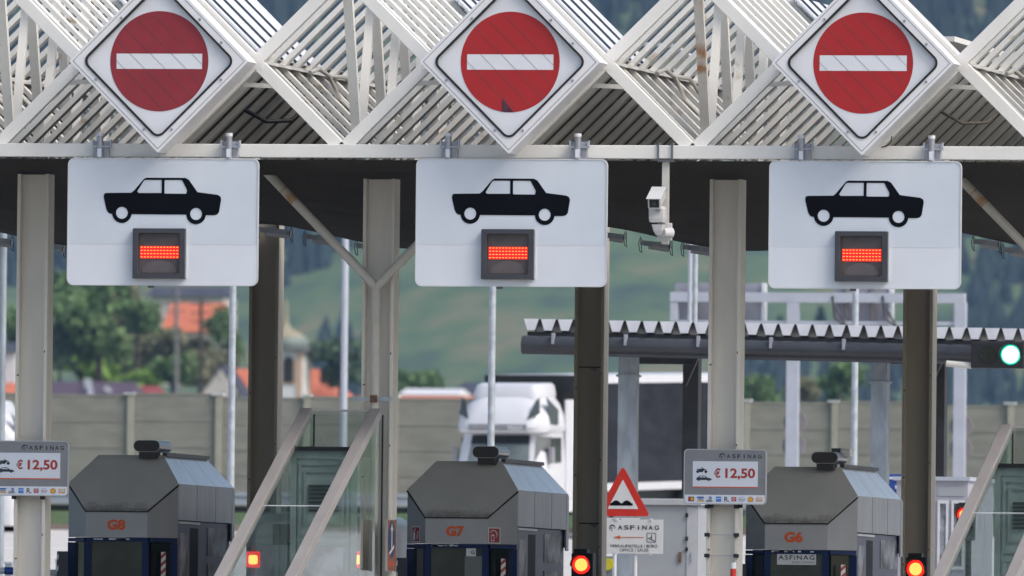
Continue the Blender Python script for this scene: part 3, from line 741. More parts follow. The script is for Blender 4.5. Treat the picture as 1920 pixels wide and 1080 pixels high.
# dark netting slung under the roof
mb = MB(); NX, NY = 150, 24; xa, xb_ = XB - 14.5, XB + 9.5; vs = []
xr = at(493, 440, 15).x
def netz(x, y):
    f = (y - .2) / 14.8
    c = .5 - .5 * math.cos(2 * math.pi * (x - xr) / 4.8)
    rear = 6.01 - .36 * c ** .8
    z = (zbb - .02) * (1 - f) + rear * f - .16 * math.sin(math.pi * min(1, f * 1.5)) * (.4 + .6 * c)
    z += .03 * math.sin(x * 3.1 + y * 1.3) * f * (1 - f) * 3 + .02 * math.sin(x * 7 - y * 2.2) * f * (1 - f) * 3
    return z
for j in range(NY + 1):
    for i in range(NX + 1):
        x = xa + (xb_ - xa) * i / NX; y = .2 + 14.8 * j / NY; vs.append((x, y, netz(x, y)))
mb.add(vs, [(j * (NX + 1) + i, j * (NX + 1) + i + 1, (j + 1) * (NX + 1) + i + 1, (j + 1) * (NX + 1) + i) for j in range(NY) for i in range(NX)])
o = mb.build('netting', 'net', None, True); tag(o, 'dark sagging netting slung under the cream lattice roof', 'netting')

# ------------------------------------------------------------------ columns
def column(px, Y, m, label, ytop=None, grp=None):
    c = at(px, 700, Y); ztop = at(px, ytop, Y).z if ytop else netz(c.x, Y + .2) + .4
    t = thing('steel_column', label, 'column', (c.x, Y, 0), grp)
    W = .2175; D_ = .37
    for sx in (-1, 1):
        x = c.x + sx * (W - .022)
        MB().box(x - .0225, x + .0225, Y, Y + D_, 0, ztop).build('flange', m, t, bevel=.004)
    MB().box(c.x - W + .045, c.x + W - .045, Y + .15, Y + .18, 0, ztop - .005).build('web', m, t)
    mb = MB()
    for z in (.9, 2.15, 3.4): mb.box(c.x - W + .02, c.x - W + .05, Y - .003, Y, z + (px % 7) * .05, z + .02 + (px % 7) * .05); mb.box(c.x + W - .04, c.x + W - .025, Y - .003, Y, z + .3 + (px % 11) * .04, z + .33 + (px % 11) * .04)
    mb.build('rust_spot', 'rust', t)
    MB().box(c.x - .32, c.x + .32, Y - .08, Y + .45, 0, .04).build('base_plate', m, t)
    return t, c
_, C0 = column(58, 2.0, 'column', 'grey beige front column behind the left price board', 326)
_, C1 = column(707, 2.0, 'column', 'grey beige front column with the forked drain pipe', 335)
_, C2 = column(1357, 2.0, 'column', 'grey beige front column behind the right price board', 336)
column(2004, 2.0, 'column', 'front column just beyond the right edge', 337)
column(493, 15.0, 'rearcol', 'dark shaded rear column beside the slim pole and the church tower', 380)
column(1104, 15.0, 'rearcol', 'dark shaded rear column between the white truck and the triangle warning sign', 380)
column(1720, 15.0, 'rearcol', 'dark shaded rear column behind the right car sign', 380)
for yy in (688, 981):              # splice lines and a weathered patch on the rear column by the truck
    q = at(1104, yy, 15); own = [o for o in bpy.data.objects if o.get('label', '').startswith('dark shaded rear column between')][0]
    MB().box(q.x - .17, q.x + .17, 15.14, 15.152, q.z - .008, q.z + .008).build('splice_line', 'rubber', own)
    MB().prism([(q.x - .02, q.z - .01), (q.x + .11, q.z - .01), (q.x + .06, q.z - .06), (q.x + .02, q.z - .04)], 15.141, 15.15).build('weathered_patch', 'disc', own)
# pale straps on the lower part of the right front column
for i, y in enumerate((950, 1003, 1042)):
    z = at(1357, y, 2).z; t = thing('cable_tie_strap', ('topmost', 'middle', 'lowest')[i] + ' black strap clip around the right price board column', 'strap', (C2.x, 1.98, z), 'straps on the column')
    for sx in (-1, 1): MB().box(C2.x + sx * .20 - .035, C2.x + sx * .20 + .035, 1.95, 1.995, z - .025, z + .025).build('clip', 'rubber', t)
    MB().box(C2.x - .165, C2.x + .165, 1.985, 1.993, z - .004, z + .004).build('band', 'galvd', t)

# forked drain pipes
def forked(c, label, ys):
    x = c.x; Y = 1.86; zj = at(707, 535, Y).z
    t = thing('drain_pipe', label, 'pipe', (x, Y, 0))
    MB().tube((x, Y, .1), (x, Y, zj + .02), .062, 18).build('downpipe', 'pipe', t, True)
    for sx in (-1, 1):
        e = Vector((x + sx * 1.72, Y, zj + 1.72)); s_ = Vector((x, Y, zj - .02))
        br = MB().tube(s_, e, .062, 18).build('branch', 'pipe', t, True)
        k = s_ + (e - s_) * .19; k2 = s_ + (e - s_) * .21
        MB().tube(k, k2, .068, 18).build('collar', 'pipe', br, True)
        if sx < 0: k = s_ + (e - s_) * .66; k2 = s_ + (e - s_) * .76; MB().tube(k, k2, .0635, 18).build('rust_patch', 'rustpatch', br, True)
    for py in (692, 900):
        z = at(707, py, Y).z; MB().tube((x, Y, z - .035), (x, Y, z + .035), .069, 18).build('collar', 'pipe', t, True)
    z = at(707, 748, Y).z
    MB().box(x - .28, x + .26, Y - .075, Y - .065, z - .025, z + .025).build('bracket', 'galv', t)
    MB().box(x - .05, x + .05, Y - .09, Y - .076, z - .05, z + .05).build('bracket_clip', 'rust', t)
    return t
forked(C1, 'cream forked drain pipe on the front column left of the middle car sign', 0)
forked(at(2004, 700, 2), 'cream forked drain pipe whose branch shows at the right edge', 0)

# tube floodlights along the net edge
for i, (px, py, wd, lab) in enumerate(((515, 437, 62, 'tube light hanging on top of the rear column near the left car sign'), (598, 450, 52, 'tube light behind the left arm of the forked drain pipe'),
      (677, 465, 16, 'small tube light end just left of the forked pipe column'), (1150, 446, 44, 'tube light at the right edge of the middle car sign'), (1230, 462, 56, 'tube light right below the white camera'),
      (1312, 470, 62, 'tube light left of the right price board column'), (1850, 459, 48, 'tube light left of the pipe arm at the right edge'), (1912, 475, 60, 'tube light cut by the right edge of the photo'),
      (2, 455, 42, 'tube light cut by the left edge of the photo'), (110, 468, 22, 'pale tube light between the left column and the left car sign'))):
    Y = 14.7; a = at(px, py, Y); h = wd / 127 / 2
    t = thing('tube_light', lab, 'light fitting', (a.x, Y, a.z), 'tube lights under the net edge')
    sl_ = -.10 * h * 2
    MB().bar((a.x - h, Y, a.z + .03 - sl_ / 2), (a.x + h, Y, a.z + .03 + sl_ / 2), .12, .075, (0, 0, 1)).build('fitting_body', 'galv', t)
    MB().bar((a.x - h + .12, Y, a.z - .035 - sl_ / 2), (a.x + h - .02, Y, a.z - .035 + sl_ / 2), .11, .055, (0, 0, 1)).build('lens', 'edge', t)
    for e in (-1, 1):
        x = a.x + e * (h + .005); z = a.z + e * sl_ / 2
        MB().path([(x, Y, z + .12), (x - .015, Y - .08, z + .02), (x, Y - .07, z - .09), (x + .02, Y, z - .11), (x, Y + .07, z - .06), (x, Y + .05, z + .1)], .006, 6).build('hanging_strap', 'rubber', t)

# ------------------------------------------------------------------ no entry signs
SIGN = []
def no_entry(cx, cy, k, label, redm):
    Y = -.6; c = at(cx, cy, Y); X, Z = c.x, c.z
    t = thing('no_entry_sign', label, 'road sign', (X, Y, Z - 1.23), 'no entry signs on the roof front')
    H = 1.235
    sq = lambda h: [(X, Z - h), (X + h, Z), (X, Z + h), (X - h, Z)]
    # housing shell
    MB().ring(rdia(X, Z, H, .012), rdia(X, Z, 1.055, .12), Y, Y + .05).build('front_frame', 'housing', t, bevel=.004)
    MB().ring(rdia(X, Z, H - .004, .012), rdia(X, Z, H - .05, .012), Y + .05, -.02).build('housing', 'housing', t)
    MB().ring(rdia(X, Z, 1.183, .003), rdia(X, Z, 1.174, .003), Y - .002, Y + .01).build('frame_groove', 'line', t)
    MB().ring(rdia(X, Z, 1.062, .12), rdia(X, Z, 1.022, .095), Y - .012, Y + .03).build('gasket', 'rubber', t)
    MB().prism(rdia(X, Z, 1.07, .12), Y + .045, Y + .06).build('face_panel', 'face', t)
    yf = Y + .045
    MB().prism(circ(X, Z, .675, 72), yf - .004, yf - .001, [[(X - .59, Z - .105), (X - .59, Z + .103), (X + .59, Z + .103), (X + .59, Z - .105)]]).build('red_disc', redm, t)
    MB().prism([(X - .588, Z - .103), (X + .588, Z - .103), (X + .588, Z + .101), (X - .588, Z + .101)], yf - .004, yf - .001).build('white_bar', 'face', t)
    mb = MB()
    for o in (-.58, -.3, -.02, .27, .55):
        L_ = .97 - abs(o) * .45
        p = Vector((X + o * .5 - L_ * .5, yf - .006, Z + o * .5 + L_ * .5)); q = Vector((X + o * .5 + L_ * .5, yf - .006, Z + o * .5 - L_ * .5))
        mb.bar(p, q, .003, .002)
    mb.build('panel_joint', 'line', t)
    mb = MB()
    for dx, dz in ((.86, .25), (.86, -.25), (-.86, -.25), (.19, -.92), (-.19, -.92), (-.56, .56), (.56, .56), (-.19, .92), (.19, .92)):
        if (dx, dz) == (-.56, .56): dx, dz = -.52, .58
        MB().tube((X + dx, Y - .012, Z + dz), (X + dx, Y + .01, Z + dz), .018, 12).build('screw', 'clamp', t)
    pass
    if k == 1:
        MB().prism([(X - .105, Z - .665), (X - .105, Z - .49), (X + .05, Z - .668)], yf - .007, yf - .005).build('dark_patch', 'patch', t)
    MB().tube((X + .79, -.4, Z - .42), (X + .80, -.4, Z - .43), .03, 10).build('drain_hole', 'rubber', t)
    return t
no_entry(297.5, 114.5, 0, 'left no entry diamond sign with a faded maroon disc', 'redfade')
no_entry(955.5, 116, 1, 'middle no entry diamond sign with a dark torn patch low on its red disc', 'red')
no_entry(1617.5, 118, 2, 'right no entry diamond sign with a clean bright red disc', 'red')
# thin black wire under the right sign
a = at(1672, 255, -.1)
tag(MB().path([(a.x, -.1, a.z), (a.x - .01, -.1, a.z - .08), (a.x - .06, -.1, a.z - .13), (a.x - .14, -.1, a.z - .15)], .008, 6).build('cable', 'rubber'), 'thin black cable end hanging below the right no entry sign', 'cable')

# ------------------------------------------------------------------ lane signs with car pictogram
CARP = [(145, 310), (150, 285), (165, 278), (385, 275), (410, 255), (490, 160), (510, 148), (850, 148), (880, 165), (955, 268), (1130, 290), (1154, 305), (1160, 330), (1143, 435), (1128, 455), (1100, 462), (1029, 462)]
CARP += [(945 + 84 * math.cos(a), 455 + 84 * math.sin(a)) for a in [math.pi * i / 14 for i in range(1, 14)]] + [(861, 458), (389, 456)]
CARP += [(305 + 84 * math.cos(a), 447 + 84 * math.sin(a)) for a in [math.pi * i / 14 for i in range(1, 14)]] + [(221, 455), (203, 453), (185, 442), (170, 415)]
CARH = [[(505, 166), (643, 166), (646, 172), (646, 276), (448, 277), (436, 265), (440, 255), (492, 172)], [(670, 170), (676, 166), (815, 166), (824, 172), (865, 250), (862, 275), (855, 282), (676, 281), (670, 276)],
        [(305 + 51 * math.cos(2 * math.pi * i / 28), 445 + 51 * math.sin(2 * math.pi * i / 28)) for i in range(28)], [(945 + 51 * math.cos(2 * math.pi * i / 28), 452 + 51 * math.sin(2 * math.pi * i / 28)) for i in range(28)]]
def car_xz(X, Z, s, flip=1): # pictogram coordinates to metres
    f = lambda l: [(X + flip * (a - 652) / 4.5 * s, Z - (b - 340) / 4.5 * s) for a, b in l]
    return f(CARP), [f(h) for h in CARH]
def lane_sign(x0, y0, x1, y1, label):
    Y = -.22; a, b, c, d = rect(x0, y0, x1, y1, Y); X = (a + b) / 2; Z = (c + d) / 2; s = (d - c) / (y1 - y0)
    t = thing('lane_sign', label, 'road sign', (X, Y, c), 'car lane signs under the front beam')
    zs = Z - 42 * s
    MB().prism(rrect(a, b, c, d, .09, 6), Y, Y + .04).build('sign_board', 'board', t)
    lo = [(a + .012, zs), (a + .012, c + .1)] + [(a + .012 + .085 - .085 * math.cos(q), c + .012 + .085 - .085 * math.sin(q)) for q in [math.pi / 2 * i / 6 for i in range(1, 7)]]
    lo = lo + [(2 * X - p, q) for p, q in reversed(lo)]
    MB().prism(lo, Y - .004, Y - .001).build('lower_sheet', 'board2', t)
    MB().ring(rrect(a - .004, b + .004, c - .004, d + .004, .092, 6), rrect(a + .012, b - .012, c + .012, d - .012, .08, 6), Y - .008, Y + .03).build('board_edge', 'edge', t)
    MB().box(a + .02, b - .02, Y - .006, Y - .003, zs - .003, zs + .003).build('sheet_seam', 'edge', t)
    o, h = car_xz(X - .01, Z + 40 * s, s)
    MB().prism(o, Y - .006, Y - .003, h).build('car_pictogram', 'black', t)
    # matrix display
    lx, lz, hw, hh = X - 4.5 * s, Z - 59.5 * s, 50 * s, 47 * s
    led = MB().ring(rrect(lx - hw, lx + hw, lz - hh, lz + hh, .01, 2), rrect(lx - 40 * s, lx + 40 * s, lz - 38 * s, lz + 38 * s, .03, 2), Y - .10, Y - .005).build('led_display', 'led_box', t, bevel=.005)
    MB().box(lx - 41 * s, lx + 41 * s, Y - .045, Y - .02, lz - 39 * s, lz + 39 * s).build('display_screen', 'led_glass', led)
    MB().prism([(lx + 33 * s * math.cos(math.pi * i / 20), lz - 36 * s + 24 * s * math.sin(math.pi * i / 20)) for i in range(21)], Y - .048, Y - .046).build('screen_reflector', 'led_arc', led)
    MB().box(lx - 37 * s, lx + 37.5 * s, Y - .051, Y - .0485, lz - 9.5 * s, lz + 14 * s).build('red_glow_field', 'led_glow', led)  # weakly emissive plate imitating the red haze between the LED rows
    for r in range(4):
        mb = MB()
        for k in range(12):
            x = lx - 36.5 * s + 6.2 * s * k; z = lz + 11.7 * s - r * 6.1 * s
            mb.prism(circ(x + 2.6 * s, z, 2.1 * s, 10, .8 * s), Y - .055, Y - .052)
        mb.build('led_row', 'led', led)
    MB().box(lx + hw - .003, lx + hw + .016, Y - .03, Y - .006, lz - hh + .01, lz + hh).build('display_bracket', 'edge', t)
    MB().box(X - 22 * s - .04, X - 22 * s + .04, Y + .0, Y + .05, c - .035, c - .004).build('bottom_latch', 'line', t)
    for px in (-121.5, 126):
        x = X + px * s; z0 = d - .02; z1 = at(955, 265, Y).z
        cl = MB().box(x - .11, x + .11, Y + .045, -.095, d - .02, d + .235).build('clamp', 'clamp', t, bevel=.005)
        mb = MB(); mb.box(x - .12, x + .15, Y + .0, Y + .05, d + .15, d + .17); mb.box(x - .12, x - .10, Y - .01, Y + .05, d + .17, d + .25); mb.box(x + .13, x + .15, Y - .01, Y + .05, d + .17, d + .25)
        mb.build('clamp_flange', 'galv', cl)
        MB().tube((x - .01, Y + .02, d + .0), (x - .01, Y + .02, d + .34), .045, 16).build('clamp_tube', 'clamp', cl, True)
        MB().tube((x - .01, Y + .02, d + .30), (x - .01, Y + .02, d + .345), .049, 16).build('tube_cap', 'edge', cl, True)
        MB().box(x - .035, x + .02, Y - .028, Y - .02, d + .02, d + .13).build('clamp_sticker', 'panel', cl)
    return t
lane_sign(127, 297, 484, 535, 'left white lane sign with black car pictogram, nearest the church')
lane_sign(780, 298, 1138, 537, 'middle white lane sign with black car pictogram, right of the forked pipe')
lane_sign(1442, 302, 1802, 541, 'right white lane sign with black car pictogram, above the corrugated canopy')

# ------------------------------------------------------------------ surveillance camera
Y = -.02; a, b, c, d = rect(1242, 299, 1254, 458, Y)
t = thing('surveillance_camera', 'white surveillance camera hanging on a pole from the front beam', 'camera', ((a + b) / 2, Y, c))
MB().box(a, b, Y - .04, Y + .04, c, d).build('hanging_pole', 'colwhite', t)
MB().path([at(1239, 300, Y - .03), at(1240, 330, Y - .03), at(1239, 365, Y - .05)], .008, 6).build('cable', 'rubber', t)
def G(x0, y0, x1, y1, Y0, Y1, nm, m, bev=.01, par=None): a, b, c, d = rect(x0, y0, x1, y1, Y0); return MB().box(a, b, Y0, Y1, c, d).build(nm, m, par or t, bevel=bev)
G(1232, 418, 1260, 451, -.1, -.065, 'wall_plate', 'camw')
hp = at(1232, 370, -.3)
Tm = Matrix.Translation(hp) @ Matrix.Rotation(math.radians(3), 4, 'Z') @ Matrix.Rotation(math.radians(17), 4, 'X')
hd = MB(Tm).loft([[(x * 1, y, z) for x, z in rrect(-.085, .085, -.08, .07, .02, 2)] for y in (-.30, .22)]).build('camera_housing', 'camw', t)
MB(Tm).box(-.1, .1, -.38, .23, .072, .088).build('sun_shield', 'camw', hd, bevel=.008)
MB(Tm).box(-.065, .065, -.306, -.300, -.06, .05).build('lens_window', 'rubber', hd)
MB(Tm).tube((0, -.312, -.005), (0, -.306, -.005), .035, 16).build('lens', 'pane', hd)
q = at(1234, 402, -.2); a_, b_, c_, d_ = rect(1219, 387, 1249, 417, -.22)
MB().loft([[(x, y, z) for x, y in rrect(a_ + k_, b_ - k_, -.34 + k_, -.1 - k_, .02, 2)] for z, k_ in ((c_, .01), (c_ + .05, 0), (d_ - .04, .0), (d_, .025))]).build('pan_unit', 'camw', t)
G(1229, 388, 1238, 397, -.36, -.34, 'infrared_lamp', 'clamp', 0)
a_, b_, c_, d_ = rect(1223, 421, 1246, 441, -.24)
MB().loft([[(x, y, z) for x, y in rrect(a_ + k_, b_ - k_, -.32 + k_, -.12 - k_, .02, 2)] for z, k_ in ((c_, .05), (c_ + .06, .02), (d_, .0))]).build('bracket_foot', 'camw', t)
q = at(1247, 436, -.2); MB().tube((q.x - .03, -.2, q.z), (q.x + .06, -.09, q.z), .06, 14, .075).build('ball_joint', 'camw', t, True)

# ------------------------------------------------------------------ toll booths
def hoodmat(z0):                  # grey hood paint with mould along the lower fold
    m = mat('booth_hood', (.55, .54, .515), .5, var=.07, scale=1.6, stretch=(1, 1, .5), bump=.03)
    t = m.node_tree; N = t.nodes; L = t.links; b = N['Principled BSDF']; src = b.inputs['Base Color'].links[0].from_socket
    tc = N.new('ShaderNodeTexCoord'); sp = N.new('ShaderNodeSeparateXYZ'); L.new(tc.outputs['Object'], sp.inputs[0])
    mr = N.new('ShaderNodeMapRange'); mr.inputs['From Min'].default_value = z0 + .03; mr.inputs['From Max'].default_value = z0 + .26; mr.inputs['To Min'].default_value = 1; mr.inputs['To Max'].default_value = 0
    L.new(sp.outputs['Z'], mr.inputs['Value'])
    n = N.new('ShaderNodeTexNoise'); n.inputs['Scale'].default_value = 7; n.inputs['Detail'].default_value = 8; n.inputs['Roughness'].default_value = .7; mp = N.new('ShaderNodeMapping'); mp.inputs['Scale'].default_value = (1, 1, .45); mp.inputs['Location'].default_value = (z0 * 9, z0 * 5, 0)
    L.new(tc.outputs['Object'], mp.inputs[0]); L.new(mp.outputs[0], n.inputs['Vector'])
    ml = N.new('ShaderNodeMath'); ml.operation = 'MULTIPLY'; L.new(mr.outputs[0], ml.inputs[0]); L.new(n.outputs['Fac'], ml.inputs[1])
    cr = N.new('ShaderNodeValToRGB'); cr.color_ramp.elements[0].position = .30; cr.color_ramp.elements[1].position = .52; L.new(ml.outputs[0], cr.inputs[0])
    mx = N.new('ShaderNodeMixRGB'); mx.inputs[2].default_value = (.30, .275, .245, 1); L.new(cr.outputs[0], mx.inputs[0]); L.new(src, mx.inputs[1]); L.new(mx.outputs[0], b.inputs['Base Color'])
    return m
def booth(px, py, num, label, k):
    YF = 7.3; c = at(px, py, YF); X = c.x; z0 = c.z          # middle of the lower edge of the sloping hood
    t = thing('toll_booth', label, 'toll booth', (X, YF, 0), 'toll booths on the islands')
    A = .44; Bx = .785; cy = .43; zE = z0 + .385; zT = z0 + .79; yT = .88; TW = .465; yTB = 3.75; yE = 4.15; zF = z0 - .375; zS = z0 - .12
    P = lambda x, y, z: (X + x, YF + y, z)
    hd = MB().add([P(-A, -.03, z0), P(A, -.03, z0), P(Bx, cy - .02, zE), P(TW, yT, zT), P(-TW, yT, zT), P(-Bx, cy - .02, zE),
                   P(-A, .02, z0 - .03), P(A, .02, z0 - .03), P(Bx, cy + .03, zE - .05), P(-Bx, cy + .03, zE - .05)],
                  [(0, 1, 2, 3, 4, 5), (0, 6, 7, 1), (1, 7, 8, 2), (5, 9, 6, 0)]).build('sloping_hood', hoodmat(z0), t)
    mb = MB()
    for u0_, u1_ in ((-.98, -.02), (.98, .02)): pass
    mb.bar(P(-A, -.032, z0 + .035), P(A, -.032, z0 + .035), .012, .006); 
    mb.build('hood_fold', 'hooddark', hd)
    gp = MB(); gp.bar(P(-A, -.012, z0 - .012), P(A, -.012, z0 - .012), .02, .02)
    for sx in (-1, 1): gp.bar(P(sx * A, -.012, z0 - .016), P(sx * (Bx + .002), cy - .012, zE - .026), .022, .022)
    gp.build('hood_shade_strip', 'rubber', hd)  # black bars painted in for the shade beneath the hood edges
    MB().add([P(-A, 0, zF), P(A, 0, zF), P(A, 0, z0 - .012), P(-A, 0, z0 - .012)], [(0, 1, 2, 3)]).build('number_panel', 'hoodb', t)
    for sx in (-1, 1):
        MB().add([P(sx * A, 0, zF), P(sx * Bx, cy, zF), P(sx * Bx, cy, zE - .03), P(sx * A, 0, z0 - .02)], [(0, 1, 2, 3) if sx > 0 else (3, 2, 1, 0)]).build('corner_panel', 'hooddark', t)
        # roof slope and side band, in three sheets
        for i in range(3):
            ya, yb = cy + (yE - cy) * (i / 3), cy + (yE - cy) * ((i + 1) / 3) - .012
            ta, tb = yT + (yTB - yT) * (i / 3), yT + (yTB - yT) * ((i + 1) / 3) - .012
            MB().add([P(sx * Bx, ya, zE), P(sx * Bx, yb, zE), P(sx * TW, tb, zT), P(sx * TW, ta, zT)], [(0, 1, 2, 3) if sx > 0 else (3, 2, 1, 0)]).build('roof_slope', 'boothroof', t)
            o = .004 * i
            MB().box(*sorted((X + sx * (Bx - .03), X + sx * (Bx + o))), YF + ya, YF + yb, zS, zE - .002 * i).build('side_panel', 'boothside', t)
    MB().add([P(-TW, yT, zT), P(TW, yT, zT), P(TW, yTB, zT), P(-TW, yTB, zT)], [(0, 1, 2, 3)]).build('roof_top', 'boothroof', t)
    MB().bar(P(TW + .02, yT, zT + .015), P(TW + .02, yTB, zT + .015), .06, .05, (0, 0, 1)).build('roof_ridge', 'canopyd', t)
    MB().add([P(-Bx, yE, zF), P(-Bx, yE, zE), P(-TW, yTB, zT), P(TW, yTB, zT), P(Bx, yE, zE), P(Bx, yE, zF)], [(0, 1, 2, 3, 4, 5)]).build('rear_wall', 'boothside', t)
    MB().box(X + Bx - .01, X + Bx + .012, YF + yE - .16, YF + yE + .02, zS - .3, zE - .02).build('rear_corner_trim', 'boothside', t)
    # core below the hood
    MB().add([P(-A + .06, .10, 0), P(A - .06, .10, 0), P(Bx - .08, cy + .1, 0), P(Bx - .08, yE - .1, 0), P(-Bx + .08, yE - .1, 0), P(-Bx + .08, cy + .1, 0)] +
             [P(-A + .06, .10, zF), P(A - .06, .10, zF), P(Bx - .08, cy + .1, zF), P(Bx - .08, yE - .1, zF), P(-Bx + .08, yE - .1, zF), P(-Bx + .08, cy + .1, zF)],
             [(0, 1, 7, 6), (1, 2, 8, 7), (2, 3, 9, 8), (3, 4, 10, 9), (4, 5, 11, 10), (5, 0, 6, 11), (6, 7, 8, 9, 10, 11)]).build('booth_interior', 'dark', t)
    fr = MB()
    fr.box(X - A + .0, X + A - .0, YF + .02, YF + .07, zF - .06, zF - .002)
    for x in (-A + .03, A - .03): fr.box(X + x - .045, X + x + .045, YF + .02, YF + .07, 0, zF - .06)
    for sx in (-1, 1):
        p = Vector(P(sx * (A + .01), .05, zF - .035)); q = Vector(P(sx * (Bx - .03), cy - .02, zF - .035)); fr.bar(p, q, .065, .05, (0, 0, 1))
        fr.bar(Vector(P(sx * (Bx - .05), cy - .01, 0)), Vector(P(sx * (Bx - .05), cy - .01, zF - .07)), .10, .05, (0, 1, 0))
    fr.build('blue_frame', 'blue', t)
    MB().box(X - A + .075, X + A - .075, YF + .04, YF + .05, 0, zF - .06).build('front_window', 'paneg', t)
    for sx in (-1, 1):
        p = Vector(P(sx * (A + .04), .085, 0)); q = Vector(P(sx * (Bx - .1), cy - .04, 0)); u = Vector((0, 0, zF - .07))
        MB().add([p, q, q + u, p + u], [(0, 1, 2, 3) if sx > 0 else (3, 2, 1, 0)]).build('corner_window', 'pane', t)
    # striped marker strip in the right corner window
    p = Vector(P(A + .17, .16, 0)); q = Vector(P(A + .225, .21, 0)); ztop = zF - .20
    w1 = MB(); w1.add([p + Vector((0, -.02, .5)), q + Vector((0, -.02, .5)), q + Vector((0, -.02, ztop)), p + Vector((0, -.02, ztop))], [(0, 1, 2, 3)])
    sr = w1.build('striped_strip', 'paper', t); w2 = MB()
    for i in range(8):
        z = ztop - .04 - i * .11; w2.add([p + Vector((0, -.025, z - .06)), q + Vector((0, -.025, z)), q + Vector((0, -.025, z + .05)), p + Vector((0, -.025, z - .01))], [(0, 1, 2, 3)])
    w2.build('red_stripes', 'strip_r', sr)
    # right side wall, violet frame, door, windows
    xs = X + Bx - .045
    MB().box(xs - .02, xs, YF + cy + .1, YF + yE - .05, 0, zS - .01).build('side_wall', 'violet', t)
    MB().box(xs - .005, xs + .008, YF + 1.35, YF + 1.95, 0, zS - .10).build('door_opening', 'dark', t)
    dr = MB().box(xs + .0, xs + .014, YF + .55, YF + 1.35, 0, zS - .06).build('sliding_door', 'violet', t)
    MB().box(xs + .014, xs + .018, YF + .68, YF + 1.2, .3, zS - .18).build('door_pane', 'boothg', dr)
    MB().box(xs, xs + .035, YF + cy + .1, YF + 1.95, zS - .05, zS - .02).build('door_track', 'edge', t)
    wn = MB().box(xs, xs + .012, YF + 2.6, YF + 3.95, zS - .48, zS - .08).build('side_window', 'boothg', t)
    MB().box(xs, xs + .012, YF + 2.6, YF + 3.95, .4, zS - .60).build('side_window', 'boothg', t)
    # dark deflector at the left
    MB().box(X - Bx - .10, X - Bx + .06, YF + .16, YF + .20, 0, zF - .20).build('side_screen', 'led_box', t)
    mb = MB()
    for i in range(6):
        z = zF - .28 - i * .16; mb.add([P(-Bx - .105, .155, z - .06), P(-Bx - .075, .155, z - .02), P(-Bx - .075, .155, z + .05), P(-Bx - .105, .155, z)], [(0, 1, 2, 3)])
    mb.build('warning_stripe', 'paper', t)
    # horn shaped ventilator
    hx, hy, hz = X + .28, YF + .62, zT + .125
    cs = rrect(hx - .19, hx + .19, hz - .083, hz + .083, .082, 8)
    hn = MB().prism(cs, hy, hy + .8).build('ventilator', 'steelhorn', t, True)
    MB().prism(rrect(hx - .182, hx + .182, hz - .075, hz + .075, .074, 8), hy - .004, hy - .001).build('ventilator_mouth', 'horndark', hn)
    MB().box(hx - .12, hx + .12, hy + .05, hy + .35, zT - .05, hz - .07).build('ventilator_neck', 'horndark', hn)
    # number
    cxn = at({'G8': 218, 'G7': 853.5, 'G6': 1488}[num], py + 28, YF).x
    zc_ = z0 - .20
    text(num, cxn - .13, cxn + .13, zc_ - .075, zc_ + .075, YF - .004, 'orange', t, 'booth_number', .055)
    mb = MB(); rn = random.Random(k + 5)
    for i in range(9):
        x = rn.uniform(-.38, .2); mb.box(X + x, X + x + rn.uniform(.03, .12), YF - .003, YF + .02, zF - .035, zF - .012 - rn.uniform(0, .01))
    mb.build('peeling_tape', 'paper', t)
    return t, X, YF, z0, zF, A, Bx, cy
booth(219, 957, 'G8', 'toll booth with orange number G8 under the left price board', 1)
tb, X7, Y7, z7, zF7, A7, B7, cy7 = booth(856, 969, 'G7', 'toll booth with orange number G7 and two red fire safety stickers', 2)
tb6, X6, Y6, z6, zF6, A6, B6, cy6 = booth(1493, 980, 'G6', 'toll booth with orange number G6 and a white notice in its window', 3)
# stickers on G7
def sticker(sx, f0, f1, zlo, zhi, kind):
    p0 = Vector((X7 + sx * (A7 + (B7 - A7) * f0), Y7 + cy7 * f0, 0)); p1 = Vector((X7 + sx * (A7 + (B7 - A7) * f1), Y7 + cy7 * f1, 0))
    if sx < 0: p0, p1 = p1, p0
    n = Vector((p1.y - p0.y, -(p1.x - p0.x), 0)).normalized()
    def q(u, v, o): r = p0 + (p1 - p0) * u + n * o; return (r.x, r.y, zlo + (zhi - zlo) * v)
    s_ = MB().add([q(0, 0, .004), q(1, 0, .004), q(1, 1, .004), q(0, 1, .004)], [(0, 1, 2, 3)]).build('fire_safety_sticker', 'paper', tb)
    MB().add([q(.06, .05, .006), q(.94, .05, .006), q(.94, .95, .006), q(.06, .95, .006)], [(0, 1, 2, 3)]).build('red_field', 'redfade', s_)
    g_ = MB(); poly = lambda l: g_.add([q(u, v, .008) for u, v in l], [tuple(range(len(l)))])
    if kind:
        poly([(.2, .12), (.42, .12), (.42, .62), (.2, .62)]); poly([(.24, .64), (.38, .64), (.38, .74), (.24, .74)]); poly([(.3, .76), (.5, .80), (.5, .86), (.3, .82)])
        poly([(.60, .16), (.82, .30), (.82, .38), (.60, .24)]); poly([(.60, .32), (.82, .46), (.82, .54), (.60, .40)]); poly([(.66, .5), (.84, .62), (.8, .72), (.66, .6)])
    else:
        poly([(.24, .14), (.50, .14), (.50, .52), (.46, .52), (.46, .18), (.28, .18), (.28, .52), (.24, .52)]); poly([(.28, .48), (.46, .48), (.44, .56), (.30, .56)])
        pts = [(.42 + .32 * math.cos(a), .56 + .28 * math.sin(a)) for a in [math.pi * (-.3 + 1.15 * i / 12) for i in range(13)]]
        for a_, b_ in zip(pts[:-1], pts[1:]):
            poly([a_, b_, (b_[0] - .04 * (1 if b_[0] > .42 else -1), b_[1] - .03), (a_[0] - .04 * (1 if a_[0] > .42 else -1), a_[1] - .03)])
    g_.build('extinguisher_symbol', 'paper', s_)
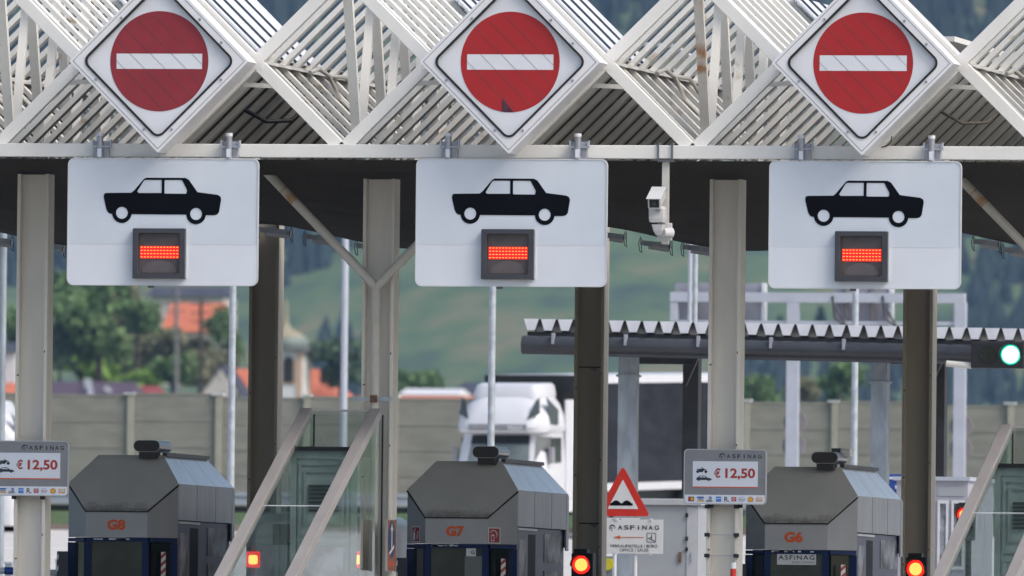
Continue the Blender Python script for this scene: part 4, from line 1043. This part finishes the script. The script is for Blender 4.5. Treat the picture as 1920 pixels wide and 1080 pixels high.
sticker(-1, .28, .72, zF7 + .02, zF7 + .24, 1); sticker(1, .02, .42, zF7 + .01, zF7 + .23, 0)
# notices in the windows
a, b, c, d = rect(874, 1028, 892, 1043, Y7 + .03); n_ = MB().box(a, b, Y7 + .03, Y7 + .036, c, d).build('window_notice', 'paper', tb)
text('G', a + .07, b - .015, c + .03, d - .03, Y7 + .026, 'ink', n_, bold=.02)
a, b, c, d = rect(871, 1043, 905, 1110, Y7 + .03); MB().box(a, b, Y7 + .034, Y7 + .039, c, d).build('counter_screen', 'vglassl', tb)
a, b, c, d = rect(1457, 1038, 1530, 1059, Y6 + .03); n_ = MB().box(a, b, Y6 + .028, Y6 + .036, c, d).build('window_notice', 'paper', tb6)
text('ASFiNAG', a + .02, b - .02, c + .07, d - .022, Y6 + .025, 'ink', n_, bold=.015, space=1.25)
text('MAUTSTELLE', a + .21, a + .33, c + .022, c + .048, Y6 + .025, 'ink', n_)
text('SCHÖNBERG', a + .35, b - .02, c + .022, c + .048, Y6 + .025, 'ink', n_)
# small white camera on top behind G6
a = at(1578, 848, 8.5)
t = thing('roof_camera', 'small white box camera above the ventilator of booth G6', 'camera', (a.x, 8.5, a.z))
MB().box(a.x - .02, a.x + .12, 8.5, 8.8, a.z - .06, a.z + .05).build('camera_body', 'camw', t, bevel=.01)
MB().box(a.x - .14, a.x - .02, 8.48, 8.7, a.z - .06, a.z + .055).build('lens_hood', 'led_box', t)
MB().tube((a.x, 8.65, z6 + .7), (a.x, 8.65, a.z - .05), .02, 8).build('mount_rod', 'galvd', t)

# ------------------------------------------------------------------ price boards
def logo_mark(t, X, Z, Y, s):     # the swirl beside the lettering
    r = 5.6 * s; o = []; i_ = []
    for k in range(25):
        a = math.radians(225 - 270 * k / 24); f = .30 + .38 * min(1, k / 14)
        o.append((X + r * math.cos(a), Z + r * math.sin(a))); i_.append((X + r * (1 - .42 * math.sin(math.pi * min(1, .15 + k / 28))) * math.cos(a), Z + r * (1 - .42 * math.sin(math.pi * min(1, .15 + k / 28))) * math.sin(a)))
    mb = MB(); vs = [(a, Y, b) for a, b in o] + [(a, Y, b) for a, b in i_]
    mb.add(vs, [(k, k + 1, 26 + k, 25 + k) for k in range(24)])
    mb.add([(X - 2.2 * s, Y, Z - 2.6 * s), (X + .6 * s, Y, Z - 2.0 * s), (X - .2 * s, Y, Z + 1.0 * s), (X - 1.8 * s, Y, Z + .2 * s)], [(0, 1, 2, 3)])
    mb.add([(X - 2.6 * s, Y, Z - 5.4 * s), (X + 1.4 * s, Y, Z - 5.8 * s), (X + 1.2 * s, Y, Z - 4.9 * s), (X - 1.8 * s, Y, Z - 4.4 * s)], [(0, 1, 2, 3)])
    mb.build('logo_mark', 'ink', t)
def wordmark(t, x0, x1, z0, z1, Y, m='ink'):
    n = 7; w_ = (x1 - x0) / n; mb = MB()
    for i, ch in enumerate('ASFiNAG'):
        c = x0 + (i + .5) * w_; hw = w_ * (.12 if ch == 'i' else .36)
        text(ch, c - hw, c + hw, z0, z1, Y, m, t, 'letter', .02)
        if i: mb.box(x0 + i * w_ - .0012, x0 + i * w_ + .0012, Y - .0005, Y + .0005, z0 - .005, z1 + .008)
    mb.build('letter_divider', 'rim', t)
def colm(n, c): 
    if n not in M: M[n] = mat(n, c, .45, var=.03)
    return n
def price_board(x0, y0, x1, y1, label):
    Y = 1.9; a, b, c, d = rect(x0, y0, x1, y1, Y); s = (b - a) / (x1 - x0)
    zt = lambda py: d - (py) * (d - c) / 102.0
    t = thing('price_board', label, 'price sign', ((a + b) / 2, Y, c), 'price boards on the front columns')
    MB().prism(rrect(a, b, c, d, .05, 6), Y, Y + .05).build('board', 'grey', t)
    MB().ring(rrect(a - .006, b + .006, c - .006, d + .006, .055, 6), rrect(a + .008, b - .008, c + .008, d - .008, .045, 6), Y - .008, Y + .045).build('rim', 'rim', t)
    MB().box(a + 16 * s, b - 15 * s, Y - .004, Y - .001, zt(70), zt(22)).build('price_panel', 'panel', t)
    MB().box(a + 16 * s, b - 15 * s, Y - .006, Y - .0045, zt(71.2), zt(69.5)).build('orange_line', 'orange', t)
    st = MB().box(a + .010, b - .010, Y - .004, Y - .001, zt(101), zt(85)).build('card_strip', 'panel', t)
    logo_mark(t, a + 71 * s, zt(12.3), Y - .002, s)
    wordmark(t, a + 78 * s, a + 146 * s, zt(16), zt(8.7), Y - .002)
    text('€', a + 56 * s, a + 68 * s, zt(53), zt(35), Y - .007, 'price', t, 'currency_sign', .03); text('12,50', a + 77 * s, a + 133 * s, zt(56.5), zt(35), Y - .007, 'price', t, 'price_figures', .03)
    o = [(285, 545), (300, 535), (330, 508), (400, 503), (425, 512), (455, 535), (510, 545), (525, 560), (520, 572), (285, 570)]
    k = .1204 * s; f = lambda l: [(a + (p - 95) * k, d - (q - 103) * k * 1.0) for p, q in l]
    h = [[(330, 532), (340, 515), (380, 512), (380, 533)], [(388, 512), (415, 517), (432, 533), (388, 533)]]
    mb = MB().prism(f(o), Y - .007, Y - .005, [f(x) for x in h])
    for wx in (322, 477): q_ = f([(wx, 570)])[0]; mb.prism(circ(q_[0], q_[1], 17 * k, 18), Y - .008, Y - .0065)
    mb.build('car_pictogram', 'ink', t)
    mb = MB()
    for wx in (305, 432): q_ = f([(wx, 443)])[0]; mb.prism(circ(q_[0], q_[1], 23 * k, 20), Y - .008, Y - .0065)
    mb.prism(f([(290, 402), (320, 400), (365, 400), (395, 390), (400, 400), (440, 405), (442, 412), (408, 415), (380, 452), (330, 450), (322, 420), (292, 412)]), Y - .0075, Y - .006)
    p, q_ = f([(362, 374), (412, 425)]); mb.bar((p[0], Y - .007, p[1]), (q_[0], Y - .007, q_[1]), .008, .002)
    mb.build('motorcycle_pictogram', 'ink', t)
    # card and fuel marks, 9 along the strip
    zc_ = zt(93); xs = [a + u * s for u in (13.5, 31, 47.5, 65, 80, 93.5, 108.5, 125, 141.5)]; y = Y - .006
    def R_(x, w_, h, m, dz=0, yy=0): return MB().box(x - w_ * s / 2, x + w_ * s / 2, y - .0015 + yy, y + .001 + yy, zc_ + (dz - h / 2) * s, zc_ + (dz + h / 2) * s).build('card_mark', m, st)
    def C_(x, r, m, dz=0, yy=-.002, rz=None): return MB().prism(circ(x, zc_ + dz * s, r * s, 20, rz * s if rz else None), y - .0015 + yy, y + .001 + yy).build('card_mark', m, st)
    R_(xs[0], 11, 8.5, colm('dark_plum', (.06, .03, .08))); C_(xs[0] - 2 * s, 3, colm('mark_red', (.45, .03, .03))); C_(xs[0] + 2 * s, 3, colm('mark_yellow', (.7, .4, .03)), yy=-.004)
    R_(xs[1], 13, 2.4, colm('mark_blue', (.03, .12, .4)), 3.2); R_(xs[1], 13, 2.2, 'mark_yellow', -3.6); text('VISA', xs[1] - 5.8 * s, xs[1] + 5.8 * s, zc_ - 2 * s, zc_ + 1.6 * s, y - .002, 'mark_blue', st, 'card_mark', .02)
    C_(xs[2] + 1.5 * s, 3, 'mark_blue', 2); C_(xs[2] + .5 * s, 1.3, 'panel', 2, -.004); R_(xs[2], 12, 1, 'ink', -2.3); R_(xs[2], 12, 1, 'ink', -4.3)
    R_(xs[3], 9.5, 9.5, colm('mark_skyblue', (.05, .22, .62))); R_(xs[3], 8, 1.0, 'panel', 1, -.003)
    text('R.', xs[4] - 4.4 * s, xs[4] + 4.8 * s, zc_ - 4.6 * s, zc_ + 4.6 * s, y, colm('mark_brown', (.06, .05, .02)), st, 'card_mark', .02)
    R_(xs[5], 9, 8, 'mark_red'); C_(xs[5], 2.7, 'panel'); C_(xs[5], 1.8, 'mark_red', yy=-.004)
    C_(xs[6], 6, 'mark_blue', rz=4.4); C_(xs[6], 5.4, 'panel', yy=-.004, rz=3.8); text('Esso', xs[6] - 4 * s, xs[6] + 4 * s, zc_ - 1.7 * s, zc_ + 1.9 * s, y - .0065, 'mark_red', st, 'card_mark', .02)
    sh = [(xs[7] + r * s * math.cos(q), zc_ + (r * math.sin(q) - .4) * s) for q, r in [(math.radians(-60 + 300 * i / 24), 5.0 + (.3 if i % 2 else 0)) for i in range(25)]]
    MB().prism(sh, y - .0015, y + .001).build('card_mark', 'mark_red', st); MB().prism([(xs[7] + (p - xs[7]) * .82, zc_ + (q - zc_) * .82) for p, q in sh], y - .004, y - .002).build('card_mark', 'mark_yellow', st)
    R_(xs[8], 12, 8, colm('mark_orange', (.7, .32, .06))); C_(xs[8], 5, 'panel', .5, -.003, 2.4); text('DKV', xs[8] - 3.6 * s, xs[8] + 3.6 * s, zc_ - .7 * s, zc_ + 1.6 * s, y - .0055, 'mark_blue', st, 'card_mark', .01)
    for sx in (-1, 1): MB().box((a + b) / 2 + sx * .2 - .03, (a + b) / 2 + sx * .2 + .03, Y + .05, 2.0, c - .05, c + .3).build('mounting_bracket', 'rubber', t)
price_board(-25, 827, 128, 929, 'grey price board showing 12,50 cut by the left edge of the photo')
price_board(1283, 843, 1436, 945, 'grey price board showing 12,50 beside booth G6')

# ------------------------------------------------------------------ glass stair enclosures
def enclosure(xl, yl, xr_, yr, xb_l, yb_l, label):
    Y0 = 1.4; Y1 = -5.2
    a = at(xl, yl, Y0); b = at(xr_, yr, Y0); zt = (a.z + b.z) / 2; a.z = zt; b.z = zt
    zb_ = at(xb_l, yb_l, -4.1).z; sl_ = (zt - zb_) / 5.5; z1 = zt - sl_ * (Y0 - Y1)
    t = thing('stair_enclosure', label, 'stair shelter', ((a.x + b.x) / 2, Y0, 0), 'glass stair shelters on the islands')
    for p in (a, b):
        MB().bar((p.x, Y0, zt - .06), (p.x, Y1, z1 - .06), .155, .13, (0, 0, 1)).build('sloping_rail', 'rail', t, bevel=.008)
    for f0, f1 in ((0, .47), (.475, 1)):
        q = lambda x, f, o=0: (x, Y0 + (Y1 - Y0) * f, zt + (z1 - zt) * f - .05 + o)
        MB().add([q(a.x + .05, f0), q(a.x + .05, f1), q(b.x - .05, f1), q(b.x - .05, f0)], [(0, 1, 2, 3)]).build('roof_pane', 'glass', t)
    MB().bar((a.x + .06, Y0 + (Y1 - Y0) * .4725, zt + (z1 - zt) * .4725 - .045), (b.x - .06, Y0 + (Y1 - Y0) * .4725, zt + (z1 - zt) * .4725 - .045), .012, .012).build('pane_joint', 'edge', t)
    for p in (a, b):
        MB().add([(p.x, Y0 + .5, 0), (p.x, Y1, 0), (p.x, Y1, max(z1, .02) - .1), (p.x, Y0, zt - .1), (p.x, Y0 + .5, zt - .1)], [(0, 1, 2, 3, 4)]).build('side_pane', 'glass', t)
        MB().box(p.x - .01, p.x + .01, Y0 + .49, Y0 + .515, 0, zt - .08).build('corner_trim', 'rubber', t)
    MB().add([(a.x + .05, Y0, zt - .66), (b.x - .05, Y0, zt - .66), (b.x - .05, Y0, zt - .05), (a.x + .05, Y0, zt - .05)], [(0, 1, 2, 3)]).build('rear_pane', 'glass', t)
    MB().box(a.x, b.x, Y0 - .02, Y0 + .02, zt - .05, zt - .02).build('rear_top_trim', 'rail', t)
    Y0 -= 1.1
    MB().box(a.x + .02, b.x - .02, Y0 - .03, Y0 + .06, zt - .60, zt - .545).build('lintel', 'rubber', t)
    zt2 = zt - .60
    mb = MB(); mb.box(a.x + .02, a.x + .10, Y0, Y0 + .05, 0, zt2); mb.box(b.x - .1, b.x - .02, Y0, Y0 + .05, 0, zt2); mb.box(a.x + .1, b.x - .1, Y0, Y0 + .05, zt2 - .10, zt2)
    mb.build('door_frame', 'teal', t)
    dr = MB().box(a.x + .105, b.x - .105, Y0 + .02, Y0 + .05, 0, zt2 - .105).build('door', 'tealp', t)
    x0, x1 = a.x + .2, b.x - .2
    mb = MB()
    def fram(z0_, z1_, xa_, xb2): mb.ring(rrect(xa_, xb2, z0_, z1_, .004, 1), rrect(xa_ + .035, xb2 - .035, z0_ + .035, z1_ - .035, .004, 1), Y0, Y0 + .02)
    fram(zt2 - 1.15, zt2 - .16, x0 - .07, x1 + .07); fram(zt2 - 1.0, zt2 - .26, x0 - .0, x1); fram(.1, zt2 - 1.22, x0 - .07, x1 + .07)
    mb.build('door_moulding', 'teal', dr)
    lv = MB()
    for i in range(7): lv.box(x0 + .07, x1 - .07, Y0 - .01, Y0 + .02, zt2 - .82 + i * .055, zt2 - .79 + i * .055)
    lv.build('louvre', 'louvre', dr)
    MB().box(x0, x1, Y0 + .008, Y0 + .02, .2, zt2 - 1.3).build('door_window', 'boothg', dr)
    return t
enclosure(575, 768, 704, 762, 436, 1080, 'glass stair shelter with sloping metal rails beside booth G7')
enclosure(1888, 797, 2020, 795, 1786, 1080, 'glass stair shelter with sloping metal rails at the right edge')

# ------------------------------------------------------------------ signs near the middle
Y = 22.0; a, b, c, d = rect(1133, 974, 1243, 1038, Y); s = (b - a) / 110
t = thing('office_sign', 'white office sign with an orange arrow below the triangle warning sign', 'sign', ((a + b) / 2, Y, 0))
MB().prism(rrect(a, b, c, d, .008, 2), Y, Y + .015).build('sign_board', 'paper', t)
Zt = lambda py: d - (py - 974) * s * 1.02
logo_mark(t, a + 15 * s, Zt(989), Y - .003, s)
wordmark(t, a + 24 * s, a + 104 * s, Zt(992.5), Zt(984.5), Y - .003)
MB().prism([(a + 17 * s, Zt(1006.5)), (a + 30 * s, Zt(1003)), (a + 30 * s, Zt(1005.7)), (a + 74 * s, Zt(1005.7)), (a + 74 * s, Zt(1007)), (a + 30 * s, Zt(1007)), (a + 30 * s, Zt(1010))], Y - .004, Y - .002).build('arrow', 'arrow', t)
mb = MB().ring([(a + 80 * s, Zt(1015)), (a + 97 * s, Zt(1015)), (a + 97 * s, Zt(998)), (a + 80 * s, Zt(998))], [(a + 80.8 * s, Zt(1014.2)), (a + 96.2 * s, Zt(1014.2)), (a + 96.2 * s, Zt(998.8)), (a + 80.8 * s, Zt(998.8))], Y - .004, Y - .002)
mb.bar((a + 82 * s, Y - .003, Zt(1007)), (a + 95 * s, Y - .003, Zt(1013)), 1.2 * s, .002); mb.bar((a + 89 * s, Y - .003, Zt(1001)), (a + 89 * s, Y - .003, Zt(1010)), 1.2 * s, .002); mb.bar((a + 89 * s, Y - .003, Zt(1006)), (a + 85 * s, Y - .003, Zt(1007)), 1 * s, .002)
mb.build('exit_pictogram', 'ink', t)
text('VERKAUFSSTELLE / BÜRO', a + 11 * s, a + 100 * s, Zt(1024.5), Zt(1018.3), Y - .003, 'ink', t, bold=.012)
text('OFFICE / SALES', a + 29 * s, a + 83 * s, Zt(1032), Zt(1026.5), Y - .003, 'ink', t)
mb = MB()
for u in (22, 87):
    for z in (c, d): mb.box(a + (u - 2.5) * s, a + (u + 2.5) * s, Y - .012, Y + .02, z - .02, z + .02)
mb.build('clip', 'edge', t)
px_ = at(1190, 1000, Y).x; MB().tube((px_, Y + .05, 0), (px_, Y + .05, d - .02), .034, 14).build('post', 'edge', t, True)
Y = 23.0; tp = at(1168, 873, Y); bl = at(1117, 968, Y); br = at(1219, 968, Y)
t = thing('warning_sign', 'red bordered triangle warning sign for an uneven road', 'road sign', (tp.x, Y, 0))
def tri(g_, r):
    h = Vector((tp.x, tp.z)); L_ = Vector((bl.x, (bl.z + br.z) / 2)); R__ = Vector((br.x, (bl.z + br.z) / 2)); ctr = (h + L_ + R__) / 3; o = []
    for q, st_ in ((L_, 210), (R__, 330), (h, 90)):
        dq = q - ctr; k = (dq.length - g_ * 2 - 2 * r) / dq.length; e = ctr + dq * k
        for i in range(7): u = math.radians(st_ - 60 + 20 * i); o.append((e.x + r * math.cos(u), e.y + r * math.sin(u)))
    return o
MB().prism(tri(0, .035), Y, Y + .015).build('border', 'signred', t)
MB().prism(tri(.105, .006), Y - .003, Y - .001).build('white_field', 'paper', t)
za = at(1168, 948, Y).z; sx_ = 1 / 122.
pts = [(-21, 0), (-21, 4)] + [(-20 + 40 * i / 30, 4 + 5.5 * max(0, math.sin(math.pi * (i / 30 * 2 % 1)) ** 1.3)) for i in range(31)] + [(21, 4), (21, 0)]
MB().prism([(tp.x - 2 * sx_ + p * sx_, za + q * sx_) for p, q in pts], Y - .006, Y - .004).build('bump_pictogram', 'black', t)
for px_ in (1152, 1190): x = at(px_, 970, Y).x; MB().tube((x, Y + .05, 0), (x, Y + .05, bl.z + .15), .03, 12).build('post', 'edge', t, True)
a, b, c, d = rect(1135, 971, 1200, 986, Y + .02); MB().box(a, b, Y, Y + .012, c - .1, d).build('supplementary_plate', 'paper', t)
mb = MB()
for x in (1150, 1163): q = at(x, 979, Y); mb.prism(circ(q.x, q.z, .05, 16), Y - .004, Y - .002)
mb.build('plate_pictogram', 'ink', t)
# electrical cabinet
Y = 27.0; a, b, c, d = rect(1192, 935, 1309, 1085, Y)
t = thing('electrical_cabinet', 'grey electrical cabinet behind the office sign', 'cabinet', ((a + b) / 2, Y, 0))
MB().box(a, b, Y, Y + 1.0, 0, d - .1).build('cabinet_body', 'cab', t, bevel=.01)
MB().box(a - .05, b + .05, Y - .05, Y + 1.05, d - .1, d).build('cabinet_top', 'cabl', t, bevel=.01)
x_ = at(1288, 1000, Y).x; dd = MB().box(x_, b - .02, Y - .012, Y - .002, .1, d - .13).build('side_door', 'cabl', t)
mb = MB()
for py in (966, 1010, 1030): z = at(1290, py, Y).z; mb.box(x_ - .02, x_ + .02, Y - .03, Y - .012, z - .03, z + .03)
mb.build('hinge', 'rubber', dd)
z = at(1280, 1045, Y).z
MB().box(x_ - .12, x_ - .08, Y - .03, Y - .004, z - .08, z + .08).build('handle', 'rust', dd); MB().box(x_ + .06, x_ + .085, Y - .03, Y - .013, z - .07, z + .07).build('handle', 'galvd', dd)
x_ = at(1195, 1000, Y).x
# orange post, yellow disc, small objects
a = at(1316, 965, 30); t = thing('marker_post', 'thin orange marker post beside the electrical cabinet', 'post', (a.x, 30, gz(30)))
MB().tube((a.x, 30, gz(30)), (a.x, 30, a.z), .022, 10).build('post_shaft', 'opost', t); MB().box(a.x - .03, a.x + .03, 29.97, 30.03, a.z - .3, a.z).build('reflector', 'signred', t)
a = at(1139, 1058, 20); t = thing('yellow_marker', 'round yellow marker on a dark post under the office sign', 'marker', (a.x, 20, 0))
MB().box(a.x - .05, a.x + .07, 20.03, 20.1, 0, a.z + .12).build('post_shaft', 'galvd', t); MB().tube((a.x, 19.99, a.z), (a.x, 20.02, a.z), .09, 20).build('disc', 'lyel', t)
a = at(1375, 1055, 1.0); t = thing('bollard', 'red and white bollard in front of the right price board column', 'bollard', (a.x, 1, 0))
MB().tube((a.x, 1, 0), (a.x, 1, a.z - .08), .04, 16).build('bollard_body', 'signred', t, True); MB().tube((a.x, 1, a.z - .08), (a.x, 1, a.z), .041, 16).build('white_cap', 'paper', t, True)
# blue container and white barrier box behind
a, b, c, d = rect(1655, 889, 1700, 960, 66); t = thing('container', 'blue container behind booth G6 and the rear column', 'container', ((a + b) / 2, 66, gz(66)))
MB().box(a, b, 66, 69, gz(66), d).build('container_body', 'cblue', t); mb = MB(); mb.box(a, b, 65.96, 66, d - .09, d - .05); mb.box(b - .2, b - .05, 65.95, 66, d - .26, d - .2); mb.build('container_rail', 'edge', t)
# office booth with windows at right
Y = 32.0; a, b, c, d = rect(1752, 894, 1814, 1075, Y)
t = thing('office_kiosk', 'pale grey kiosk with tall windows right of the rear column', 'kiosk', ((a + b) / 2, Y, 0))
MB().box(a - .6, b, Y, Y + 2.5, 0, d - .06).build('kiosk_wall', 'boothw', t)
MB().box(a - .65, b + .04, Y - .05, Y + 2.55, d - .06, d).build('kiosk_roof', 'gantry', t)
for x0, x1 in ((1758, 1778), (1784, 1808)):
    p, q, r, u = rect(x0, 938, x1, 1068, Y); wn = MB().ring([(p, r), (q, r), (q, u), (p, u)], [(p + .035, r + .05), (q - .035, r + .05), (q - .035, u - .05), (p + .035, u - .05)], Y - .03, Y - .002).build('window_frame', 'edge', t)
    MB().box(p + .035, q - .035, Y - .012, Y - .004, r + .05, u - .05).build('window_pane', 'boothg', wn)
p, q, r, u = rect(1782, 1004, 1810, 1012, Y); MB().box(p, q, Y - .04, Y - .031, r, u).build('window_bar', 'edge', t)
p, q, r, u = rect(1758, 912, 1808, 930, Y); MB().box(p, q, Y - .012, Y - .002, r, u).build('upper_panel', 'cab', t)
# foreshortened escalator sign on the column
z0, z1 = at(743, 1070, 1.6).z, at(743, 975, 1.6).z; x = C1.x + .27
t = thing('direction_panel', 'narrow orange panel with a blue oval on the side of the forked pipe column', 'sign', (x, 1.6, z0))
yb0, yb1 = 1.42, 2.02
MB().box(x - .01, x + .012, yb0, yb1, z0, z1).build('panel_board', 'panelbrown', t)
mb = MB(); mb.box(x - .014, x + .02, yb0 - .015, yb0, z0 - .01, z1 + .01); mb.box(x - .014, x + .02, yb1, yb1 + .015, z0 - .01, z1 + .01); mb.build('panel_edge', 'rail', t)
el = [(x + .014, (yb0 + yb1) / 2 + .24 * math.cos(u), z0 + .42 + .25 * math.sin(u)) for u in [2 * math.pi * i / 32 for i in range(32)]]
MB().add(el, [tuple(range(32))]).build('blue_oval', 'violetblue', t)
mb = MB(); ym = (yb0 + yb1) / 2
mb.bar((x + .017, ym, z0 + .30), (x + .017, ym, z0 + .62), .05, .002, (1, 0, 0)); mb.bar((x + .017, ym - .07, z0 + .55), (x + .017, ym, z0 + .63), .03, .002, (1, 0, 0)); mb.bar((x + .017, ym + .07, z0 + .55), (x + .017, ym, z0 + .63), .03, .002, (1, 0, 0))
mb.bar((x + .017, ym - .15, z0 + .23), (x + .017, ym + .15, z0 + .33), .04, .002, (1, 0, 0)); mb.build('arrow_pictogram', 'paper', t)
mb = MB().box(x + .013, x + .015, yb0 + .1, yb1 - .1, z0 + .06, z0 + .13); mb.build('caption_strip', 'opost', t)

# ------------------------------------------------------------------ traffic lights
def signal(px, py, Y, r_px, label, col, dark=None, horiz=False, below=1):
    a = at(px, py, Y); s = F / (a - CAM).dot(fw); r = r_px / s
    t = thing('traffic_light', label, 'traffic light', (a.x, Y, a.z), None)
    if horiz: MB().box(a.x - 4.0 * r, a.x + 1.35 * r, Y, Y + .25, a.z - 1.35 * r, a.z + 1.3 * r).build('signal_housing', 'rubber', t, bevel=.02)
    else: MB().box(a.x - 1.15 * r, a.x + 1.3 * r, Y, Y + .25, a.z - 1.3 * r - 2.4 * r * below, a.z + 1.3 * r).build('signal_housing', 'rubber', t, bevel=.02)
    MB().tube((a.x, Y - .012, a.z), (a.x, Y - .002, a.z), r, 28).build('lamp_rim', col + '2', t)
    MB().tube((a.x, Y - .018, a.z), (a.x, Y - .0125, a.z), r * (.70 if col == 'lred' else .84), 28).build('lamp_lens', col, t)
    vz = MB(); n = 14
    for i in range(n):
        u0_, u1_ = [math.pi * (-.05 + 1.1 * (i + j) / n) for j in (0, 1)]
        p = [(a.x + r * 1.08 * math.cos(u), yy, a.z + r * 1.08 * math.sin(u)) for u in (u0_, u1_) for yy in (Y - .15, Y)]
        vz.add(p, [(0, 1, 3, 2), (0, 2, 3, 1)])
    vz.build('visor', 'rubber', t)
    if dark: MB().tube((a.x + dark[0] * r, Y - .015, a.z + dark[1] * r), (a.x + dark[0] * r, Y - .002, a.z + dark[1] * r), r * .9, 24).build('dark_lens', 'pane', t)
    if not horiz:
        MB().box(a.x - .9 * r, a.x + .6 * r, Y + .03, Y + .2, a.z + 1.3 * r, a.z + 1.75 * r).build('top_cap', 'rubber', t)
        MB().tube((a.x + .2 * r, Y + .3, 0), (a.x + .2 * r, Y + .3, a.z), .045, 12).build('post', 'rubber', t)
    else:
        MB().tube((a.x - 4.0 * r, Y + .1, a.z - 1.1 * r), (a.x - 6.5 * r, Y + .1, a.z - .9 * r), .05, 10).build('mounting_arm', 'colwhite', t)
    return t
signal(1090, 1059, 14.0, 17, 'red traffic light in front of the rear column by booth G7', 'lred', (0, -2.4))
signal(1717, 1067, 14.0, 17, 'red traffic light in front of the rear column by booth G6', 'lred', (0, -2.4))
signal(1808, 965, 30, 13, 'small red traffic light beside the pale kiosk', 'lred', (0, -2.3))
signal(1895, 665, 40.5, 19, 'horizontal traffic light showing green under the corrugated canopy', 'lgreen', (-2.2, 0), True)
signal(524, 987, 24, 9, 'narrow red lamp seen through the glass stair shelter', 'lred', None)
signal(631, 996, 26, 6, 'tiny red lamp behind the teal door glass of the stair shelter', 'lred', None)

# ------------------------------------------------------------------ van behind the glass and boom barriers
Yv = 9.0; pt = at(577, 962, Yv); t = thing('delivery_van', 'white van with lit tail lamps waiting behind the glass stair shelter', 'van', (pt.x - .2, Yv, 0))
xc = pt.x; H = pt.z
def vr(y, hw, z0_, z1_): return [(xc + a_, y, b_) for a_, b_ in rrect(-hw, hw, z0_, z1_, .22, 4)]
MB().loft([vr(Yv, .74, .4, H - .12), vr(Yv + .12, .84, .32, H - .02), vr(Yv + .5, .88, .3, H), vr(Yv + 3.0, .88, .3, H), vr(Yv + 3.8, .84, .3, H - .5), vr(Yv + 4.6, .8, .35, 1.0)]).build('van_body', 'truck', t, True)
MB().box(xc - .5, xc + .5, Yv - .006, Yv + .01, 1.3, H - .16).build('rear_window', 'vglassl', t, bevel=.03)
for x0, x1 in ((461, 487), (660, 686)):
    a, b, c, d = rect(x0, 1034, x1, 1064, Yv - .02)
    tl = MB().box(a, b, Yv - .02, Yv + .05, c, d).build('tail_lamp', 'tail2', t, bevel=.02)
    MB().prism(rrect(a + .04, b - .03, c + .045, d - .05, .03), Yv - .025, Yv - .02).build('lamp_core', 'tail', tl)
for sx in (-1, 1):
    for yy in (.9, 3.7): MB().tube((xc + sx * .66, Yv + yy, .32), (xc + sx * .86, Yv + yy, .32), .32, 20).build('wheel', 'rubber', t)
for px, py, L_, lab, end in ((16, 1070, -3.0, 'white barrier boom with a blue end at the lower left corner', 1), (93, 1074, 2.0, 'pale barrier boom showing between the left column and booth G8', 0)):
    Y = 6.0 if end else 9.5
    a = at(px, py, Y); t = thing('barrier_boom', lab, 'barrier', (a.x + L_, Y, 0))
    MB().tube((a.x, Y, a.z), (a.x + L_, Y, a.z), .045, 16).build('boom', 'paper', t, True)
    if end:
        MB().tube((a.x - .05, Y, a.z), (a.x + .09, Y, a.z - .005), .052, 16).build('blue_end', 'cblue', t, True); MB().tube((a.x + .09, Y, a.z), (a.x + .13, Y, a.z), .03, 12).build('end_stop', 'rubber', t)
    MB().box(a.x + L_ - .18, a.x + L_ + .18, Y - .16, Y + .16, 0, a.z + .1).build('drive_box', 'cab', t, bevel=.02)
for px, py, lab in ((15, 1057, 'grey post end above the blue ended barrier boom'), (110, 1052, 'grey post end beside the black screen of booth G8')):
    a = at(px, py, 34); t = thing('small_post', lab, 'post', (a.x, 34, gz(34))); MB().box(a.x - .05, a.x + .05, 34, 34.1, gz(34), a.z).build('post_shaft', 'galvd', t); MB().box(a.x - .06, a.x + .06, 33.98, 34.12, a.z, a.z + .03).build('post_cap', 'galv', t)

# ------------------------------------------------------------------ the air
hb = MB().box(-2700, 2700, -420, 7900, -20, 1150).build('haze', 'white')
hm = bpy.data.materials.new('haze_air'); hm.use_nodes = True; N = hm.node_tree.nodes; N.remove(N['Principled BSDF'])
pv = N.new('ShaderNodeVolumePrincipled'); pv.inputs['Color'].default_value = (.40, .62, 1, 1); pv.inputs['Density'].default_value = .000038; pv.inputs['Anisotropy'].default_value = .1
hm.node_tree.links.new(pv.outputs[0], N['Material Output'].inputs['Volume'])
hb.data.materials.clear(); hb.data.materials.append(hm); hb['kind'] = 'stuff'; hb['label'] = 'thin pale valley haze'
